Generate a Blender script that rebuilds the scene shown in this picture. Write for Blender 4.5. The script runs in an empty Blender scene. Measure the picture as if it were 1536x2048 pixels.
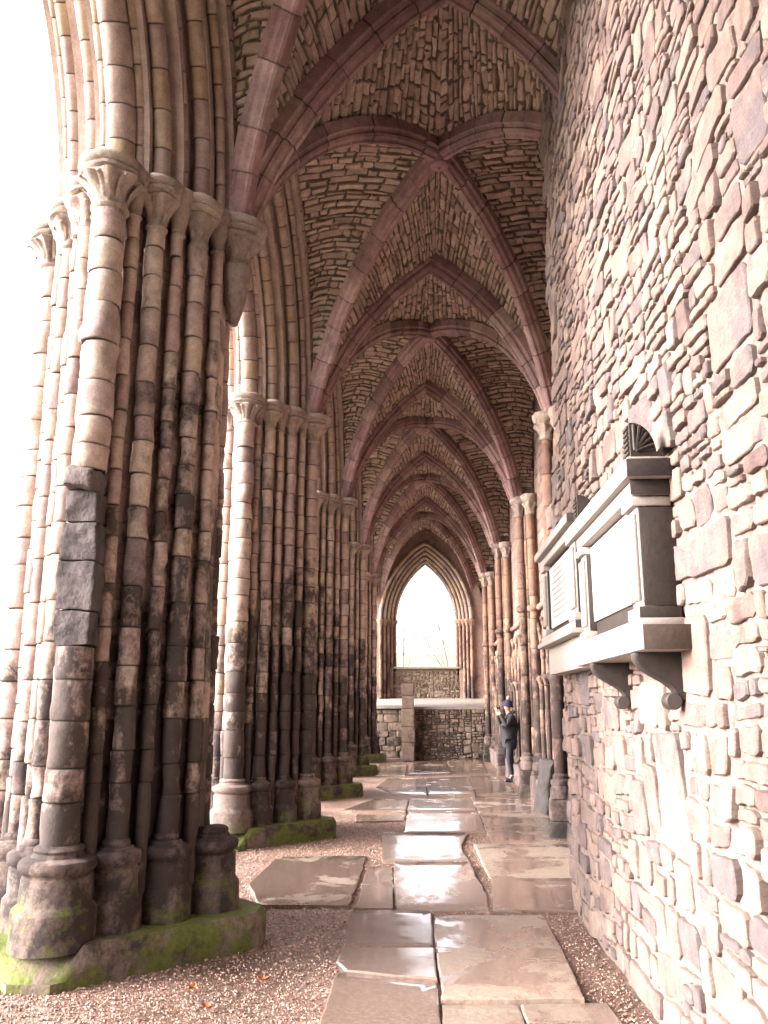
import bpy, bmesh, math, random
import numpy as np
from mathutils import Vector, Matrix, kdtree
R = math.radians
scene = bpy.context.scene
C = scene.collection
# ------------------------------------------------------------------ camera, sky, sun, exposure
EYE = 1.51
cd = bpy.data.cameras.new('camera'); cam = bpy.data.objects.new('camera', cd); C.objects.link(cam)
cd.sensor_fit = 'VERTICAL'; cd.sensor_height = 24; cd.sensor_width = 18; cd.lens = 24*1700/2048
cd.clip_start = 0.05; cd.clip_end = 3000
cam.location = (0, 0, EYE); cam.rotation_euler = (R(90+12.79), 0, R(2.69))
scene.camera = cam
W = bpy.data.worlds.new('World'); scene.world = W; W.use_nodes = True
nt = W.node_tree; bg = nt.nodes['Background']
sky = nt.nodes.new('ShaderNodeTexSky'); sky.sky_type = 'NISHITA'; sky.sun_disc = False
SUN_EL, SUN_AZ = 23.0, -102.0     # azimuth clockwise from +y: light comes from the open nave
sky.sun_elevation = R(SUN_EL); sky.sun_rotation = R(SUN_AZ); sky.dust_density = 4; sky.air_density = 1.0
hs = nt.nodes.new('ShaderNodeHueSaturation'); hs.inputs['Saturation'].default_value = 0.22; hs.inputs['Value'].default_value = 1.0
mixw = nt.nodes.new('ShaderNodeMix'); mixw.data_type = 'RGBA'; mixw.blend_type = 'MULTIPLY'; mixw.inputs[0].default_value = 1
mixw.inputs[7].default_value = (1.0, 0.915, 0.93, 1)
nt.links.new(sky.outputs[0], hs.inputs['Color']); nt.links.new(hs.outputs[0], mixw.inputs[6]); nt.links.new(mixw.outputs[2], bg.inputs[0])
bg.inputs[1].default_value = 0.15
sl = bpy.data.lights.new('sun', 'SUN'); sun = bpy.data.objects.new('sun', sl); C.objects.link(sun)
sl.energy = 0.8; sl.angle = R(40); sl.color = (1, 0.93, 0.88)
sd = Vector((math.sin(R(SUN_AZ))*math.cos(R(SUN_EL)), math.cos(R(SUN_AZ))*math.cos(R(SUN_EL)), math.sin(R(SUN_EL))))
sun.rotation_euler = sd.to_track_quat('Z', 'Y').to_euler()
scene.view_settings.view_transform = 'Standard'; scene.view_settings.look = 'None'
scene.view_settings.exposure = 3.32; scene.view_settings.gamma = 1
scene.cycles.use_denoising = True
scene.cycles.max_bounces = 8; scene.cycles.diffuse_bounces = 6
scene.cycles.sample_clamp_indirect = 6

rng = np.random.default_rng(11)
random.seed(5)

# ------------------------------------------------------------------ helpers
def tag(o, label=None, cat=None, group=None, kind=None):
    if label: o['label'] = label
    if cat: o['category'] = cat
    if group: o['group'] = group
    if kind: o['kind'] = kind
    return o
def empty(name, loc, label, cat, group=None):
    o = bpy.data.objects.new(name, None); C.objects.link(o); o.location = loc
    o.empty_display_size = .2
    return tag(o, label, cat, group)
def vnoise(P, scale, seed=0):
    P = np.asarray(P, float)*scale + seed*17.31
    I = np.floor(P).astype(np.int64); F = P-I; F = F*F*(3-2*F)
    def h(a, b, c):
        n = (a*374761393 + b*668265263 + c*2147483647 + seed*974711) & 0xffffffff
        n = ((n ^ (n >> 13))*1274126177) & 0xffffffff
        n = (n ^ (n >> 16)) & 0xffff
        return n/32767.5-1
    x, y, z = I[:, 0], I[:, 1], I[:, 2]; fx, fy, fz = F[:, 0], F[:, 1], F[:, 2]
    l = lambda a, b, t: a+(b-a)*t
    return l(l(l(h(x, y, z), h(x+1, y, z), fx), l(h(x, y+1, z), h(x+1, y+1, z), fx), fy),
             l(l(h(x, y, z+1), h(x+1, y, z+1), fx), l(h(x, y+1, z+1), h(x+1, y+1, z+1), fx), fy), fz)

class MB:
    def __init__(s): s.V = []; s.F = []; s.T = []; s.n = 0
    def add(s, V, F, T=(.5, 0, .5)):
        V = np.asarray(V, float).reshape(-1, 3)
        T = np.asarray(T, float)
        if T.ndim == 1: T = np.tile(T, (len(V), 1))
        s.V.append(V); s.T.append(T)
        k = s.n; s.F.extend([tuple(i+k for i in f) for f in F]); s.n += len(V)
    def grid(s, V, nu, nv, T=(.5, 0, .5), wrap=False):
        F = []
        for i in range(nu-1):
            for j in range(nv-(0 if wrap else 1)):
                j2 = (j+1) % nv
                F.append((i*nv+j, i*nv+j2, (i+1)*nv+j2, (i+1)*nv+j))
        s.add(V, F, T)
    def box(s, lo, hi, T=None, sub=0, amp=0, bev=0.0):
        """a stone block: subdivided box with slightly rounded, roughened faces"""
        if T is None: T = (random.random(), 0, random.random())
        lo = np.array(lo, float); hi = np.array(hi, float); d = hi-lo
        n = [max(1, int(round(x/sub))) if sub else 1 for x in d]
        bm = {}
        V = []; F = []
        ax = []
        for k in range(3):
            a = np.linspace(0, 1, n[k]+1)
            b = min(bev, d[k]*.3)/d[k] if bev else 0
            if b: a = np.concatenate([[0, b], a[1:-1], [1-b, 1]]) if n[k] > 1 else np.array([0, b, 1-b, 1])
            ax.append(a)
        def vid(i, j, k):
            key = (i, j, k)
            if key not in bm:
                q = np.array([ax[0][i], ax[1][j], ax[2][k]]); e = [(i in (0, len(ax[0])-1)), (j in (0, len(ax[1])-1)), (k in (0, len(ax[2])-1))]
                p = lo+d*q
                if bev and sum(e) >= 2:
                    c = (lo+hi)/2
                    for m in range(3):
                        if e[m]: p[m] -= np.sign(p[m]-c[m])*min(bev, d[m]*.3)*(.3 if sum(e) == 2 else .45)
                bm[key] = len(V); V.append(p)
            return bm[key]
        m = [len(a)-1 for a in ax]
        for j in range(m[1]):
            for k in range(m[2]):
                F.append((vid(0, j, k), vid(0, j, k+1), vid(0, j+1, k+1), vid(0, j+1, k)))
                F.append((vid(m[0], j, k), vid(m[0], j+1, k), vid(m[0], j+1, k+1), vid(m[0], j, k+1)))
        for i in range(m[0]):
            for k in range(m[2]):
                F.append((vid(i, 0, k), vid(i+1, 0, k), vid(i+1, 0, k+1), vid(i, 0, k+1)))
                F.append((vid(i, m[1], k), vid(i, m[1], k+1), vid(i+1, m[1], k+1), vid(i+1, m[1], k)))
            for j in range(m[1]):
                F.append((vid(i, j, 0), vid(i, j+1, 0), vid(i+1, j+1, 0), vid(i+1, j, 0)))
                F.append((vid(i, j, m[2]), vid(i+1, j, m[2]), vid(i+1, j+1, m[2]), vid(i, j+1, m[2])))
        V = np.array(V)
        if amp:
            for a in range(3): V[:, a] += amp*vnoise(V, 7, 3+a)+amp*.6*vnoise(V, 21, 9+a)
        s.add(V, F, T)
    def prism(s, poly, axis, a, b, T=(.5, 0, .5)):
        """extrude a 2-D polygon along one axis (0,1,2) from a to b"""
        n = len(poly); V = []
        o = [k for k in range(3) if k != axis]
        for h in (a, b):
            for p in poly:
                v = [0, 0, 0]; v[axis] = h; v[o[0]] = p[0]; v[o[1]] = p[1]; V.append(v)
        F = [tuple(range(n)), tuple(range(2*n-1, n-1, -1))]+[(i, i+n, (i+1) % n+n, (i+1) % n) for i in range(n)]
        s.add(V, F, T)
    def build(s, name, mat, parent=None, smooth=35, loc=None):
        me = bpy.data.meshes.new(name)
        V = np.concatenate(s.V); T = np.concatenate(s.T)
        me.from_pydata(V.tolist(), [], s.F)
        at = me.color_attributes.new('tint', 'FLOAT_COLOR', 'POINT')
        at.data.foreach_set('color', np.concatenate([T, np.ones((len(T), 1))], 1).astype(np.float32).ravel())
        bm = bmesh.new(); bm.from_mesh(me); bmesh.ops.recalc_face_normals(bm, faces=bm.faces); bm.to_mesh(me); bm.free()
        if smooth:
            me.polygons.foreach_set('use_smooth', [True]*len(me.polygons)); me.set_sharp_from_angle(angle=R(smooth))
        me.materials.append(mat)
        o = bpy.data.objects.new(name, me); C.objects.link(o)
        if parent is not None:
            o.parent = parent; o.matrix_parent_inverse = Matrix.Translation(-Vector(parent.location))
        return o

def circle(r, n=20, sq=1.0):
    a = np.arange(n)/n*2*math.pi
    return np.stack([r*np.cos(a), r*np.sin(a)*sq], 1)
def swept(mb, path, L, prof, seg=.24, mid=.08, amp=.004, closed=True, jit=.003, shrink=.012, caps=True, fixed=None, tilt=None, erode=False):
    """masonry member: profile swept along a path, cut into stones with joints"""
    prof = np.asarray(prof, float); K = len(prof)
    js = [0.0]
    if fixed is not None: js = list(fixed)
    else:
        n = max(1, int(round(L/seg)))
        w = rng.uniform(.8, 1.2, n); js = [0]+list(np.cumsum(w)/w.sum()*L)
    rows = []; T = []; S = []; ER = []
    for a, b in zip(js[:-1], js[1:]):
        e = min(.012, (b-a)*.2); e0 = .003
        n = max(0, int((b-a)/mid)-1)
        ss = [a+e0*.3, a+e0, a+e]+[a+e+(b-a-2*e)*(k+1)/(n+1) for k in range(n)]+[b-e, b-e0, b-e0*.3]
        sc = [0]+[.45]+[1]*(n+2)+[.45]+[0]
        er = rng.choice([.5, .9, 1.2, 2.4]) if erode else 1.; ro, off = rng.random(), rng.normal(0, jit, 2); k2 = 1+rng.normal(0, .02); r2 = rng.random()
        for q, c in zip(ss, sc):
            S.append(q); rows.append((c, off[0], off[1], k2)); T.append((ro, 1-c, r2)); ER.append(er)
    S = np.array(S); rows = np.array(rows)
    P, N, B = path(S)
    rad = np.linalg.norm(prof, axis=1, keepdims=True)+1e-6; dirp = prof/rad
    pr = prof[None]*rows[:, 3][:, None, None]-dirp[None]*shrink*(1-rows[:, 0])[:, None, None]+rows[:, 1:3][:, None, :]
    V = P[:, None]+B[:, None]*pr[..., 0:1]+N[:, None]*pr[..., 1:2]
    V = V.reshape(-1, 3)
    if amp:
        nz = vnoise(V, 9, 2)+.6*vnoise(V, 23, 5)
        D = (B[:, None]*dirp[None, :, 0:1]+N[:, None]*dirp[None, :, 1:2]).reshape(-1, 3)
        V = V+D*(nz*amp*np.repeat(np.array(ER), K))[:, None]
    T = np.repeat(np.array(T), K, axis=0)
    nr = len(S)
    mb.grid(V, nr, K, T, wrap=closed)
    if caps and closed:
        mb.add(V[:K], [tuple(range(K))], T[:K]); mb.add(V[-K:], [tuple(range(K))[::-1]], T[-K:])
def line_path(p, q):
    p = np.array(p, float); q = np.array(q, float); d = (q-p); L = np.linalg.norm(d); d /= L
    up = np.array([0, 1, 0]) if abs(d[2]) > .5 else np.array([0, 0, 1.])
    B = np.cross(d, up); B /= np.linalg.norm(B); N = np.cross(B, d)
    return (lambda s: (p+d*np.asarray(s)[:, None], np.tile(N, (len(s), 1)), np.tile(B, (len(s), 1)))), L
def curve_path(pts, B):
    pts = np.asarray(pts, float); dd = np.linalg.norm(np.diff(pts, axis=0), axis=1); cs = np.concatenate([[0], np.cumsum(dd)])
    t = np.gradient(pts, cs, axis=0); t /= np.linalg.norm(t, axis=1, keepdims=True)
    B = np.array(B, float); B /= np.linalg.norm(B)
    N = np.cross(t, B); N /= np.linalg.norm(N, axis=1, keepdims=True)
    if N[len(N)//2, 2] < 0: N = -N
    def f(s):
        s = np.asarray(s)
        g = lambda A: np.stack([np.interp(s, cs, A[:, k]) for k in range(3)], 1)
        n = g(N); n /= np.linalg.norm(n, axis=1, keepdims=True)
        return g(pts), n, np.tile(B, (len(s), 1))
    return f, cs[-1]
def lathe(mb, x, y, prof, n=22, T=None, leaf=0, amp=.003, rot=0):
    if T is None: T = (rng.random(), 0, rng.random())
    a = np.arange(n)/n*2*math.pi; V = []
    for k, q in enumerate(prof):
        z, r = q[0], q[1]; lf = q[2] if len(q) > 2 else 0
        rr = r*(1+lf*np.cos(leaf*a+rot))
        V += [(x+rr[i]*math.cos(a[i]), y+rr[i]*math.sin(a[i]), z) for i in range(n)]
    V = np.array(V)
    if amp: V[:, 0] += amp*vnoise(V, 14, 4); V[:, 1] += amp*vnoise(V, 14, 6); V[:, 2] += amp*vnoise(V, 11, 8)
    mb.grid(V, len(prof), n, T, wrap=True)
    mb.add(V[-n:], [tuple(range(n))], T)
    mb.add(V[:n], [tuple(range(n))[::-1]], T)

def arc_half(a, rise, n=24):
    """half a pointed arch, h = distance in from the springing, z = height over it"""
    Rr = (rise*rise+a*a)/(2*a); ph = math.asin(min(1, rise/Rr)) if Rr >= a else math.pi-math.asin(rise/Rr)
    t = np.linspace(0, ph, n)
    return Rr*(1-np.cos(t)), Rr*np.sin(t)

# ---- stones
def stones(mb, polys, mapf, hgt=(.01, .03), depth=.02, T=None, rough=.4, tilt=.0, flat=False):
    """polys: list of (k,2) outlines in metres; mapf(u,v,h)->xyz"""
    for poly in polys:
        n = len(poly)
        c = poly.mean(0); ext = (poly.max(0)-poly.min(0)).min()
        h = rng.uniform(*hgt); ins = min((.008 if flat else .013)/max(ext, .02), .2)
        tu, tv = rng.normal(0, tilt, 2)
        r0 = poly; r1 = c+(poly-c)*(1-ins*.5); r2 = c+(poly-c)*(1-ins*1.5); r3 = c+(poly-c)*(.6 if flat else .5)
        jj = lambda s: 1+rng.normal(0, s, n)
        e1 = .78 if flat else .55
        hh = [np.full(n, -depth), h-abs(h)*(1-e1)*jj(rough*.5)-(.004 if flat else 0), h*.97*jj(rough*.2), h*1.05*jj(rough*.25)]
        if flat: r1 = poly+(c-poly)*min(.003/max(ext, .02), .06)
        U = np.concatenate([r0, r1, r2, r3, c[None]])
        H = np.concatenate(hh+[np.array([h*1.08])])
        H[n:] += (U[n:, 0]-c[0])*tu+(U[n:, 1]-c[1])*tv
        V = mapf(U[:, 0], U[:, 1], H)
        F = []
        for k in range(3):
            F += [(k*n+i, k*n+(i+1) % n, (k+1)*n+(i+1) % n, (k+1)*n+i) for i in range(n)]
        F += [(3*n+i, 3*n+(i+1) % n, 4*n) for i in range(n)]
        ro, r2_ = rng.random(), rng.random()
        TT = np.tile((ro, 0, r2_), (4*n+1, 1)); TT[:n, 1] = 1; TT[n:2*n, 1] = .25
        mb.add(V, F, TT)
def round_poly(p, jit=.12, cut=.22):
    q = []
    n = len(p)
    for i in range(n):
        a, b = p[i], p[(i+1) % n]
        q.append(a+(b-a)*cut); q.append(a+(b-a)*(1-cut))
        if np.linalg.norm(b-a) > .12: q.insert(-1, (a+b)/2+rng.normal(0, 1, 2)*np.linalg.norm(b-a)*jit*.25)
    return np.array(q)
def rubble_polys(w, h, dens, aniso=1.9, gap=.006, inside=None, sizef=None, cut=.22):
    """irregular random rubble: weighted Voronoi cells in a stretched, course-biased space"""
    pts = []; tries = 0
    target = int(w*h*dens*3)
    cell = {}
    cs = .06
    for _ in range(target):
        u, v = rng.uniform(-.2, w+.2), rng.uniform(-.2, h+.2)
        r = (1/dens)**.5*rng.choice([.45, .62, .85, 1.15], p=[.3, .3, .25, .15])
        if sizef: r *= sizef(u, v)
        vv = v*aniso**.5; uu = u/aniso**.5
        gi, gj = int(uu/.1), int(vv/.1); ok = True
        for a in range(-4, 5):
            for b in range(-4, 5):
                for (x, y, q) in cell.get((gi+a, gj+b), ()):
                    if (x-uu)**2+(y-vv)**2 < ((q+r)/2)**2: ok = False; break
                if not ok: break
            if not ok: break
        if ok: cell.setdefault((gi, gj), []).append((uu, vv, r)); pts.append((uu, vv, r))
    pts = np.array(pts); kd = kdtree.KDTree(len(pts))
    for i, p in enumerate(pts): kd.insert((p[0], p[1], 0), i)
    kd.balance(); out = []
    s = aniso**.5
    for i, p in enumerate(pts):
        c = p[:2]; u, v = c[0]*s, c[1]/s
        if not (0 <= u <= w and 0 <= v <= h): continue
        if inside and not inside(u, v): continue
        poly = [c+np.array(d)*.6 for d in ((-1, -1), (1, -1), (1, 1), (-1, 1))]
        for (_, j, d) in kd.find_n((c[0], c[1], 0), 18):
            if j == i: continue
            q = pts[j, :2]; dv = q-c; dl = np.linalg.norm(dv); nrm = dv/dl
            off = dl/2+(p[2]**2-pts[j, 2]**2)/(2*dl)*.8
            off = min(max(off, dl*.2), dl*.8)-gap/2
            new = []
            for k in range(len(poly)):
                a, b = poly[k], poly[(k+1) % len(poly)]
                da, db = (a-c)@nrm-off, (b-c)@nrm-off
                if da <= 0: new.append(a)
                if da*db < 0: new.append(a+(b-a)*da/(da-db))
            poly = new
            if len(poly) < 3: break
        if len(poly) < 3: continue
        P = np.array(poly); P = np.stack([P[:, 0]*s, P[:, 1]/s], 1)
        # drop near-coincident corners
        keep = [k for k in range(len(P)) if np.linalg.norm(P[k]-P[k-1]) > .006]
        P = P[keep]
        if len(P) < 3: continue
        ar = .5*abs(np.dot(P[:, 0], np.roll(P[:, 1], 1))-np.dot(P[:, 1], np.roll(P[:, 0], 1)))
        if ar < .0007: continue
        P[:, 0] = P[:, 0].clip(0, w); P[:, 1] = P[:, 1].clip(0, h)
        out.append(round_poly(P, cut=cut))
    return out
def snecked(w, h, amean=.035, gap=.005, inside=None, sizef=None, big=.5):
    """tight, roughly squared rubble of very mixed sizes; courses wander"""
    out = []; st = [(0., 0., w, h)]
    while st:
        u, v, a, b = st.pop()
        tgt = amean*math.exp(random.gauss(-.35, .85))*(sizef(u+a/2, v+b/2) if sizef else 1)
        asp = a/b; want = random.uniform(1.0, 3.4)
        if a*b < tgt and .55 < asp < 4.2 or a*b < .0025:
            if not inside or inside(u+a/2, v+b/2): out.append((u, v, a, b))
            continue
        f = random.uniform(.28, .72)
        if asp > want*1.0 or (asp > .55 and a > 1.6): st += [(u, v, a*f, b), (u+a*f, v, a*(1-f), b)]
        else: st += [(u, v, a, b*f), (u, v+b*f, a, b*(1-f))]
    res = []
    for (u, v, a, b) in out:
        g = gap*random.choice([.4, .7, 1, 1, 1.8, 2.6])/2+.001
        g = min(g, a*.1, b*.12)
        x0, x1, y0, y1 = u+g, u+a-g, v+g, v+b-g
        j = min(.03, .13*min(a, b))
        cs_ = [np.array(c)+np.array([random.uniform(-.2, 1)*j*sx, random.uniform(-.2, 1)*j*sy]) for c, sx, sy in (((x0, y0), 1, 1), ((x1, y0), -1, 1), ((x1, y1), -1, -1), ((x0, y1), 1, -1))]
        q = []
        for k in range(4):
            p1, p2 = cs_[k], cs_[(k+1) % 4]; L = np.linalg.norm(p2-p1); c = min(.03, L*random.uniform(.08, .26)); d = (p2-p1)/L; nn = np.array([-d[1], d[0]])
            m = max(0, int(L/.06)-1)
            q.append(p1+d*c)
            for i in range(m): q.append(p1+d*(c+(L-2*c)*(i+1)/(m+1))+nn*random.gauss(.002, .0035))
            q.append(p2-d*c)
        q = np.array(q)
        Q3 = np.stack([q[:, 0], q[:, 1], 0*q[:, 0]], 1)
        q = q+np.stack([.030*vnoise(Q3, 1.6, 31), .05*vnoise(Q3, 1.1, 32)+.014*vnoise(Q3, 4.5, 33)], 1)
        res.append(q)
    return res
def course_polys(w, h, ch=.08, ln=.25, gap=.008, inside=None):
    out = []; v = 0
    while v < h-.02:
        c = min(ch*rng.uniform(.65, 1.35), h-v)
        if h-v-c < .02: c = h-v
        u = -rng.uniform(0, ln)
        while u < w:
            l = ln*rng.uniform(.45, 1.6); a, b = max(0, u), min(w, u+l); u += l
            if b-a < .03: continue
            if inside and not inside((a+b)/2, v+c/2): continue
            g = gap/2
            p = np.array([(a+g, v+g), ((a+b)/2, v+g), (b-g, v+g), (b-g, v+c/2), (b-g, v+c-g), ((a+b)/2, v+c-g), (a+g, v+c-g), (a+g, v+c/2)])
            p += rng.normal(0, 1, p.shape)*np.array([min(.012, l*.05), c*.05])
            p[[0, 2, 4, 6]] += (p.mean(0)-p[[0, 2, 4, 6]])*.06
            out.append(p)
        v += c
    return out

# ------------------------------------------------------------------ materials
def nod(t, k, **kw):
    n = t.nodes.new(k)
    for a, b in kw.items():
        if a == 'op': n.operation = b
        elif a == 'i':
            for q, v in b.items(): n.inputs[q].default_value = v
        else: setattr(n, a, b)
    return n
def stone_mat(name, cols, joint=(.05, .042, .038), mottle=.35, soot=0, soot_z=(1.0, 4.0), moss=0, moss_z=.9, bump=.25, bscale=30, rough=.85, lichen=0, side=0, sootcol=(.022, .017, .0155), spec=.3, grain=60, bed=1):
    m = bpy.data.materials.new(name); m.use_nodes = True; t = m.node_tree; L = t.links.new
    b = t.nodes['Principled BSDF']
    geo = nod(t, 'ShaderNodeNewGeometry'); pos = geo.outputs['Position']
    at = nod(t, 'ShaderNodeAttribute', attribute_name='tint'); sp = nod(t, 'ShaderNodeSeparateColor'); L(at.outputs['Color'], sp.inputs[0])
    def noise(sc, det=4, rg=.6, vec=pos, dist=0.0):
        n = nod(t, 'ShaderNodeTexNoise', i={'Scale': sc, 'Detail': det, 'Roughness': rg, 'Distortion': dist}); L(vec, n.inputs['Vector']); return n.outputs[0]
    def M(op, a, b_=None, clamp=False):
        n = nod(t, 'ShaderNodeMath', op=op); n.use_clamp = clamp
        if op == 'MULTIPLY_ADD': n.inputs[2].default_value = -.35
        for k, v in enumerate((a, b_)):
            if v is None: continue
            if isinstance(v, (int, float)): n.inputs[k].default_value = v
            else: L(v, n.inputs[k])
        return n.outputs[0]
    def mr(v, a, b_, c=0., d=1.):
        n = nod(t, 'ShaderNodeMapRange'); n.clamp = True; L(v, n.inputs[0])
        for k, q in zip((1, 2, 3, 4), (a, b_, c, d)): n.inputs[k].default_value = q
        return n.outputs[0]
    def mix(f, a, b_, bt='MIX'):
        n = nod(t, 'ShaderNodeMix', data_type='RGBA', blend_type=bt)
        for k, v in ((0, f), (6, a), (7, b_)):
            if isinstance(v, tuple): n.inputs[k].default_value = (*v, 1)
            elif isinstance(v, (int, float)): n.inputs[k].default_value = v
            else: L(v, n.inputs[k])
        return n.outputs[2]
    rp = nod(t, 'ShaderNodeValToRGB'); e = rp.color_ramp.elements; rp.color_ramp.interpolation = 'LINEAR'
    while len(e) > 1: e.remove(e[-1])
    e[0].position = 0; e[0].color = (*cols[0], 1)
    for k, c in enumerate(cols[1:]):
        q = e.new((k+1)/(len(cols)-1)); q.color = (*c, 1)
    n1 = noise(2.2, 5, .65, dist=.4)
    L(M('ADD', sp.outputs[0], mr(n1, .3, .7, -.14, .14), True), rp.inputs[0])
    nb = noise(11, 6, .7)
    col = mix(1.0, rp.outputs[0], mix(mr(nb, .25, .75), (1-mottle,)*3, (1+mottle*.55, 1+mottle*.5, 1+mottle*.5)), 'MULTIPLY')
    ng = noise(grain, 3, .8)
    col = mix(1.0, col, mix(mr(ng, .3, .7), (.80,)*3, (1.14,)*3), 'MULTIPLY')
    if lichen:
        nl = noise(5.5, 5, .75, dist=1.2)
        col = mix(mr(nl, .60, .68, 0, lichen), col, (.36, .31, .2))
    xyz = nod(t, 'ShaderNodeSeparateXYZ'); L(pos, xyz.inputs[0])
    if soot:
        mp = nod(t, 'ShaderNodeMapping'); mp.inputs['Scale'].default_value = (2.2, 2.2, .8); L(pos, mp.inputs[0])
        ns = noise(1.0, 6, .7, mp.outputs[0], .6)
        ad = M('ADD', ns, mr(xyz.outputs[2], soot_z[0], soot_z[1], .22*soot, -.12))
        ad = M('ADD', ad, mr(sp.outputs[2], 0, 1, -.09, .09)); ad = M('ADD', ad, mr(noise(6, 5, .75), .3, .7, -.15, .15)); ad = M('ADD', ad, mr(xyz.outputs[2], 0, .7, -.10, 0))
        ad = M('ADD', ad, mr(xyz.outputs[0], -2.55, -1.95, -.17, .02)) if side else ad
        sm = mr(ad, .48, .68, 0, .9)
        col = mix(sm, col, sootcol)
    col = mix(sp.outputs[1], col, joint)
    if moss:
        nx = nod(t, 'ShaderNodeSeparateXYZ'); L(geo.outputs['Normal'], nx.inputs[0])
        nm = noise(3.6, 6, .75)
        a = M('ADD', M('MULTIPLY', mr(nx.outputs[2], -.2, 1, 0, 1), .26), M('ADD', M('MULTIPLY_ADD', nm, 1.7), mr(xyz.outputs[2], 0, moss_z, .16*moss, -.5)))
        mm = mr(a, .64, .86, 0, .9)
        col = mix(mm, col, mix(noise(30, 3), (.03, .04, .012), (.17, .21, .035)))
    L(col, b.inputs['Base Color']); b.inputs['Roughness'].default_value = rough; b.inputs['Specular IOR Level'].default_value = spec
    bv = nod(t, 'ShaderNodeMapping'); bv.inputs['Scale'].default_value = (1, 1, bed); L(pos, bv.inputs[0])
    hgt = M('ADD', M('MULTIPLY', noise(bscale, 6, .75, bv.outputs[0]), 1.0), M('MULTIPLY', noise(bscale*.3, 4, .6), 1.4))
    bp = nod(t, 'ShaderNodeBump', i={'Strength': bump, 'Distance': .03}); L(hgt, bp.inputs['Height']); L(bp.outputs[0], b.inputs['Normal'])
    return m
def plain_mat(name, col, rough=.6, var=.15, scale=12, bump=.05, metal=0, spec=.4):
    m = bpy.data.materials.new(name); m.use_nodes = True; t = m.node_tree; b = t.nodes['Principled BSDF']
    n = nod(t, 'ShaderNodeTexNoise', i={'Scale': scale, 'Detail': 5}); g = nod(t, 'ShaderNodeNewGeometry'); t.links.new(g.outputs['Position'], n.inputs['Vector'])
    rp = nod(t, 'ShaderNodeValToRGB'); rp.color_ramp.elements[0].position = .3; rp.color_ramp.elements[1].position = .7
    rp.color_ramp.elements[0].color = (*[c*(1-var) for c in col], 1); rp.color_ramp.elements[1].color = (*[min(1, c*(1+var)) for c in col], 1)
    t.links.new(n.outputs[0], rp.inputs[0]); t.links.new(rp.outputs[0], b.inputs['Base Color'])
    b.inputs['Roughness'].default_value = rough; b.inputs['Metallic'].default_value = metal; b.inputs['Specular IOR Level'].default_value = spec
    bp = nod(t, 'ShaderNodeBump', i={'Strength': bump, 'Distance': .02}); t.links.new(n.outputs[0], bp.inputs['Height']); t.links.new(bp.outputs[0], b.inputs['Normal'])
    return m
PIERC = [(.20, .15, .14), (.38, .30, .25), (.44, .35, .275), (.33, .235, .21), (.46, .38, .30), (.29, .22, .205), (.41, .32, .235)]
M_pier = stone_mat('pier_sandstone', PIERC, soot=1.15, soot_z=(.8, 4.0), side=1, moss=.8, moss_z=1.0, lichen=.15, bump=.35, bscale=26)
M_base = stone_mat('base_sandstone', [(0.122, 0.094, 0.086), (0.187, 0.144, 0.122), (0.151, 0.112, 0.101), (0.216, 0.173, 0.137)], soot=.9, soot_z=(.3, 1.6), moss=1.6, moss_z=1.0, bump=.5, bscale=20, lichen=.2)
M_rbase = stone_mat('wet_footing_stone', [(.09, .07, .065), (.16, .12, .10), (.12, .09, .085)], soot=.9, soot_z=(.3, 1.6), moss=.35, moss_z=.6, bump=.5, bscale=20)
M_arch = stone_mat('arch_sandstone', [(0.294, 0.223, 0.202), (0.358, 0.283, 0.234), (0.261, 0.185, 0.176), (0.392, 0.315, 0.246), (0.326, 0.24, 0.16)], bump=.25, bscale=26)
M_cap = stone_mat('capital_stone', [(0.24, 0.192, 0.168), (0.36, 0.3, 0.24), (0.3, 0.228, 0.204)], soot=.12, soot_z=(2, 4), bump=.55, bscale=34)
M_rib = stone_mat('red_rib_stone', [(0.196, 0.116, 0.116), (0.312, 0.203, 0.191), (0.231, 0.139, 0.139), (0.37, 0.268, 0.238), (0.173, 0.116, 0.116), (0.289, 0.185, 0.174)], bump=.3, bscale=24)
M_web = stone_mat('vault_rubble', [(0.274, 0.208, 0.165), (0.454, 0.345, 0.272), (0.384, 0.273, 0.226), (0.55, 0.436, 0.352), (0.329, 0.254, 0.199), (0.495, 0.383, 0.312)], joint=(.065, .053, .042), bump=.6, bscale=24, bed=2.5, lichen=.15)
M_rub = stone_mat('pale_rubble', [(0.115, 0.081, 0.072), (0.212, 0.157, 0.127), (0.15, 0.112, 0.102), (0.241, 0.182, 0.144), (0.175, 0.122, 0.106), (0.104, 0.089, 0.089), (0.252, 0.201, 0.161), (0.218, 0.147, 0.12), (0.129, 0.106, 0.106)], joint=(.085, .062, .055), mottle=.4, bump=.6, bscale=20, bed=4, lichen=.35, grain=90)
M_end = stone_mat('dark_rubble', [(0.139, 0.107, 0.084), (0.237, 0.186, 0.134), (0.189, 0.138, 0.111), (0.265, 0.213, 0.162)], joint=(.08, .065, .052), soot=.5, soot_z=(.2, 1.6), bump=.5, bscale=22)
M_resp = stone_mat('aisle_shaft_stone', [(0.154, 0.092, 0.074), (0.267, 0.172, 0.12), (0.203, 0.127, 0.099), (0.292, 0.203, 0.138), (0.178, 0.111, 0.092)], soot=1.2, soot_z=(.5, 4.2), moss=.35, moss_z=.9, bump=.3, bscale=26)
M_wall = stone_mat('aisle_wall_stone', [(0.176, 0.121, 0.101), (0.248, 0.176, 0.144), (0.216, 0.148, 0.125), (0.28, 0.207, 0.16)], joint=(.05, .04, .035), soot=.25, soot_z=(.3, 3), bump=.4, bscale=20)
M_mon = stone_mat('monument_stone', [(0.243, 0.221, 0.198), (0.279, 0.252, 0.225)], mottle=.12, bump=.12, bscale=30, rough=.6)
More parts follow.
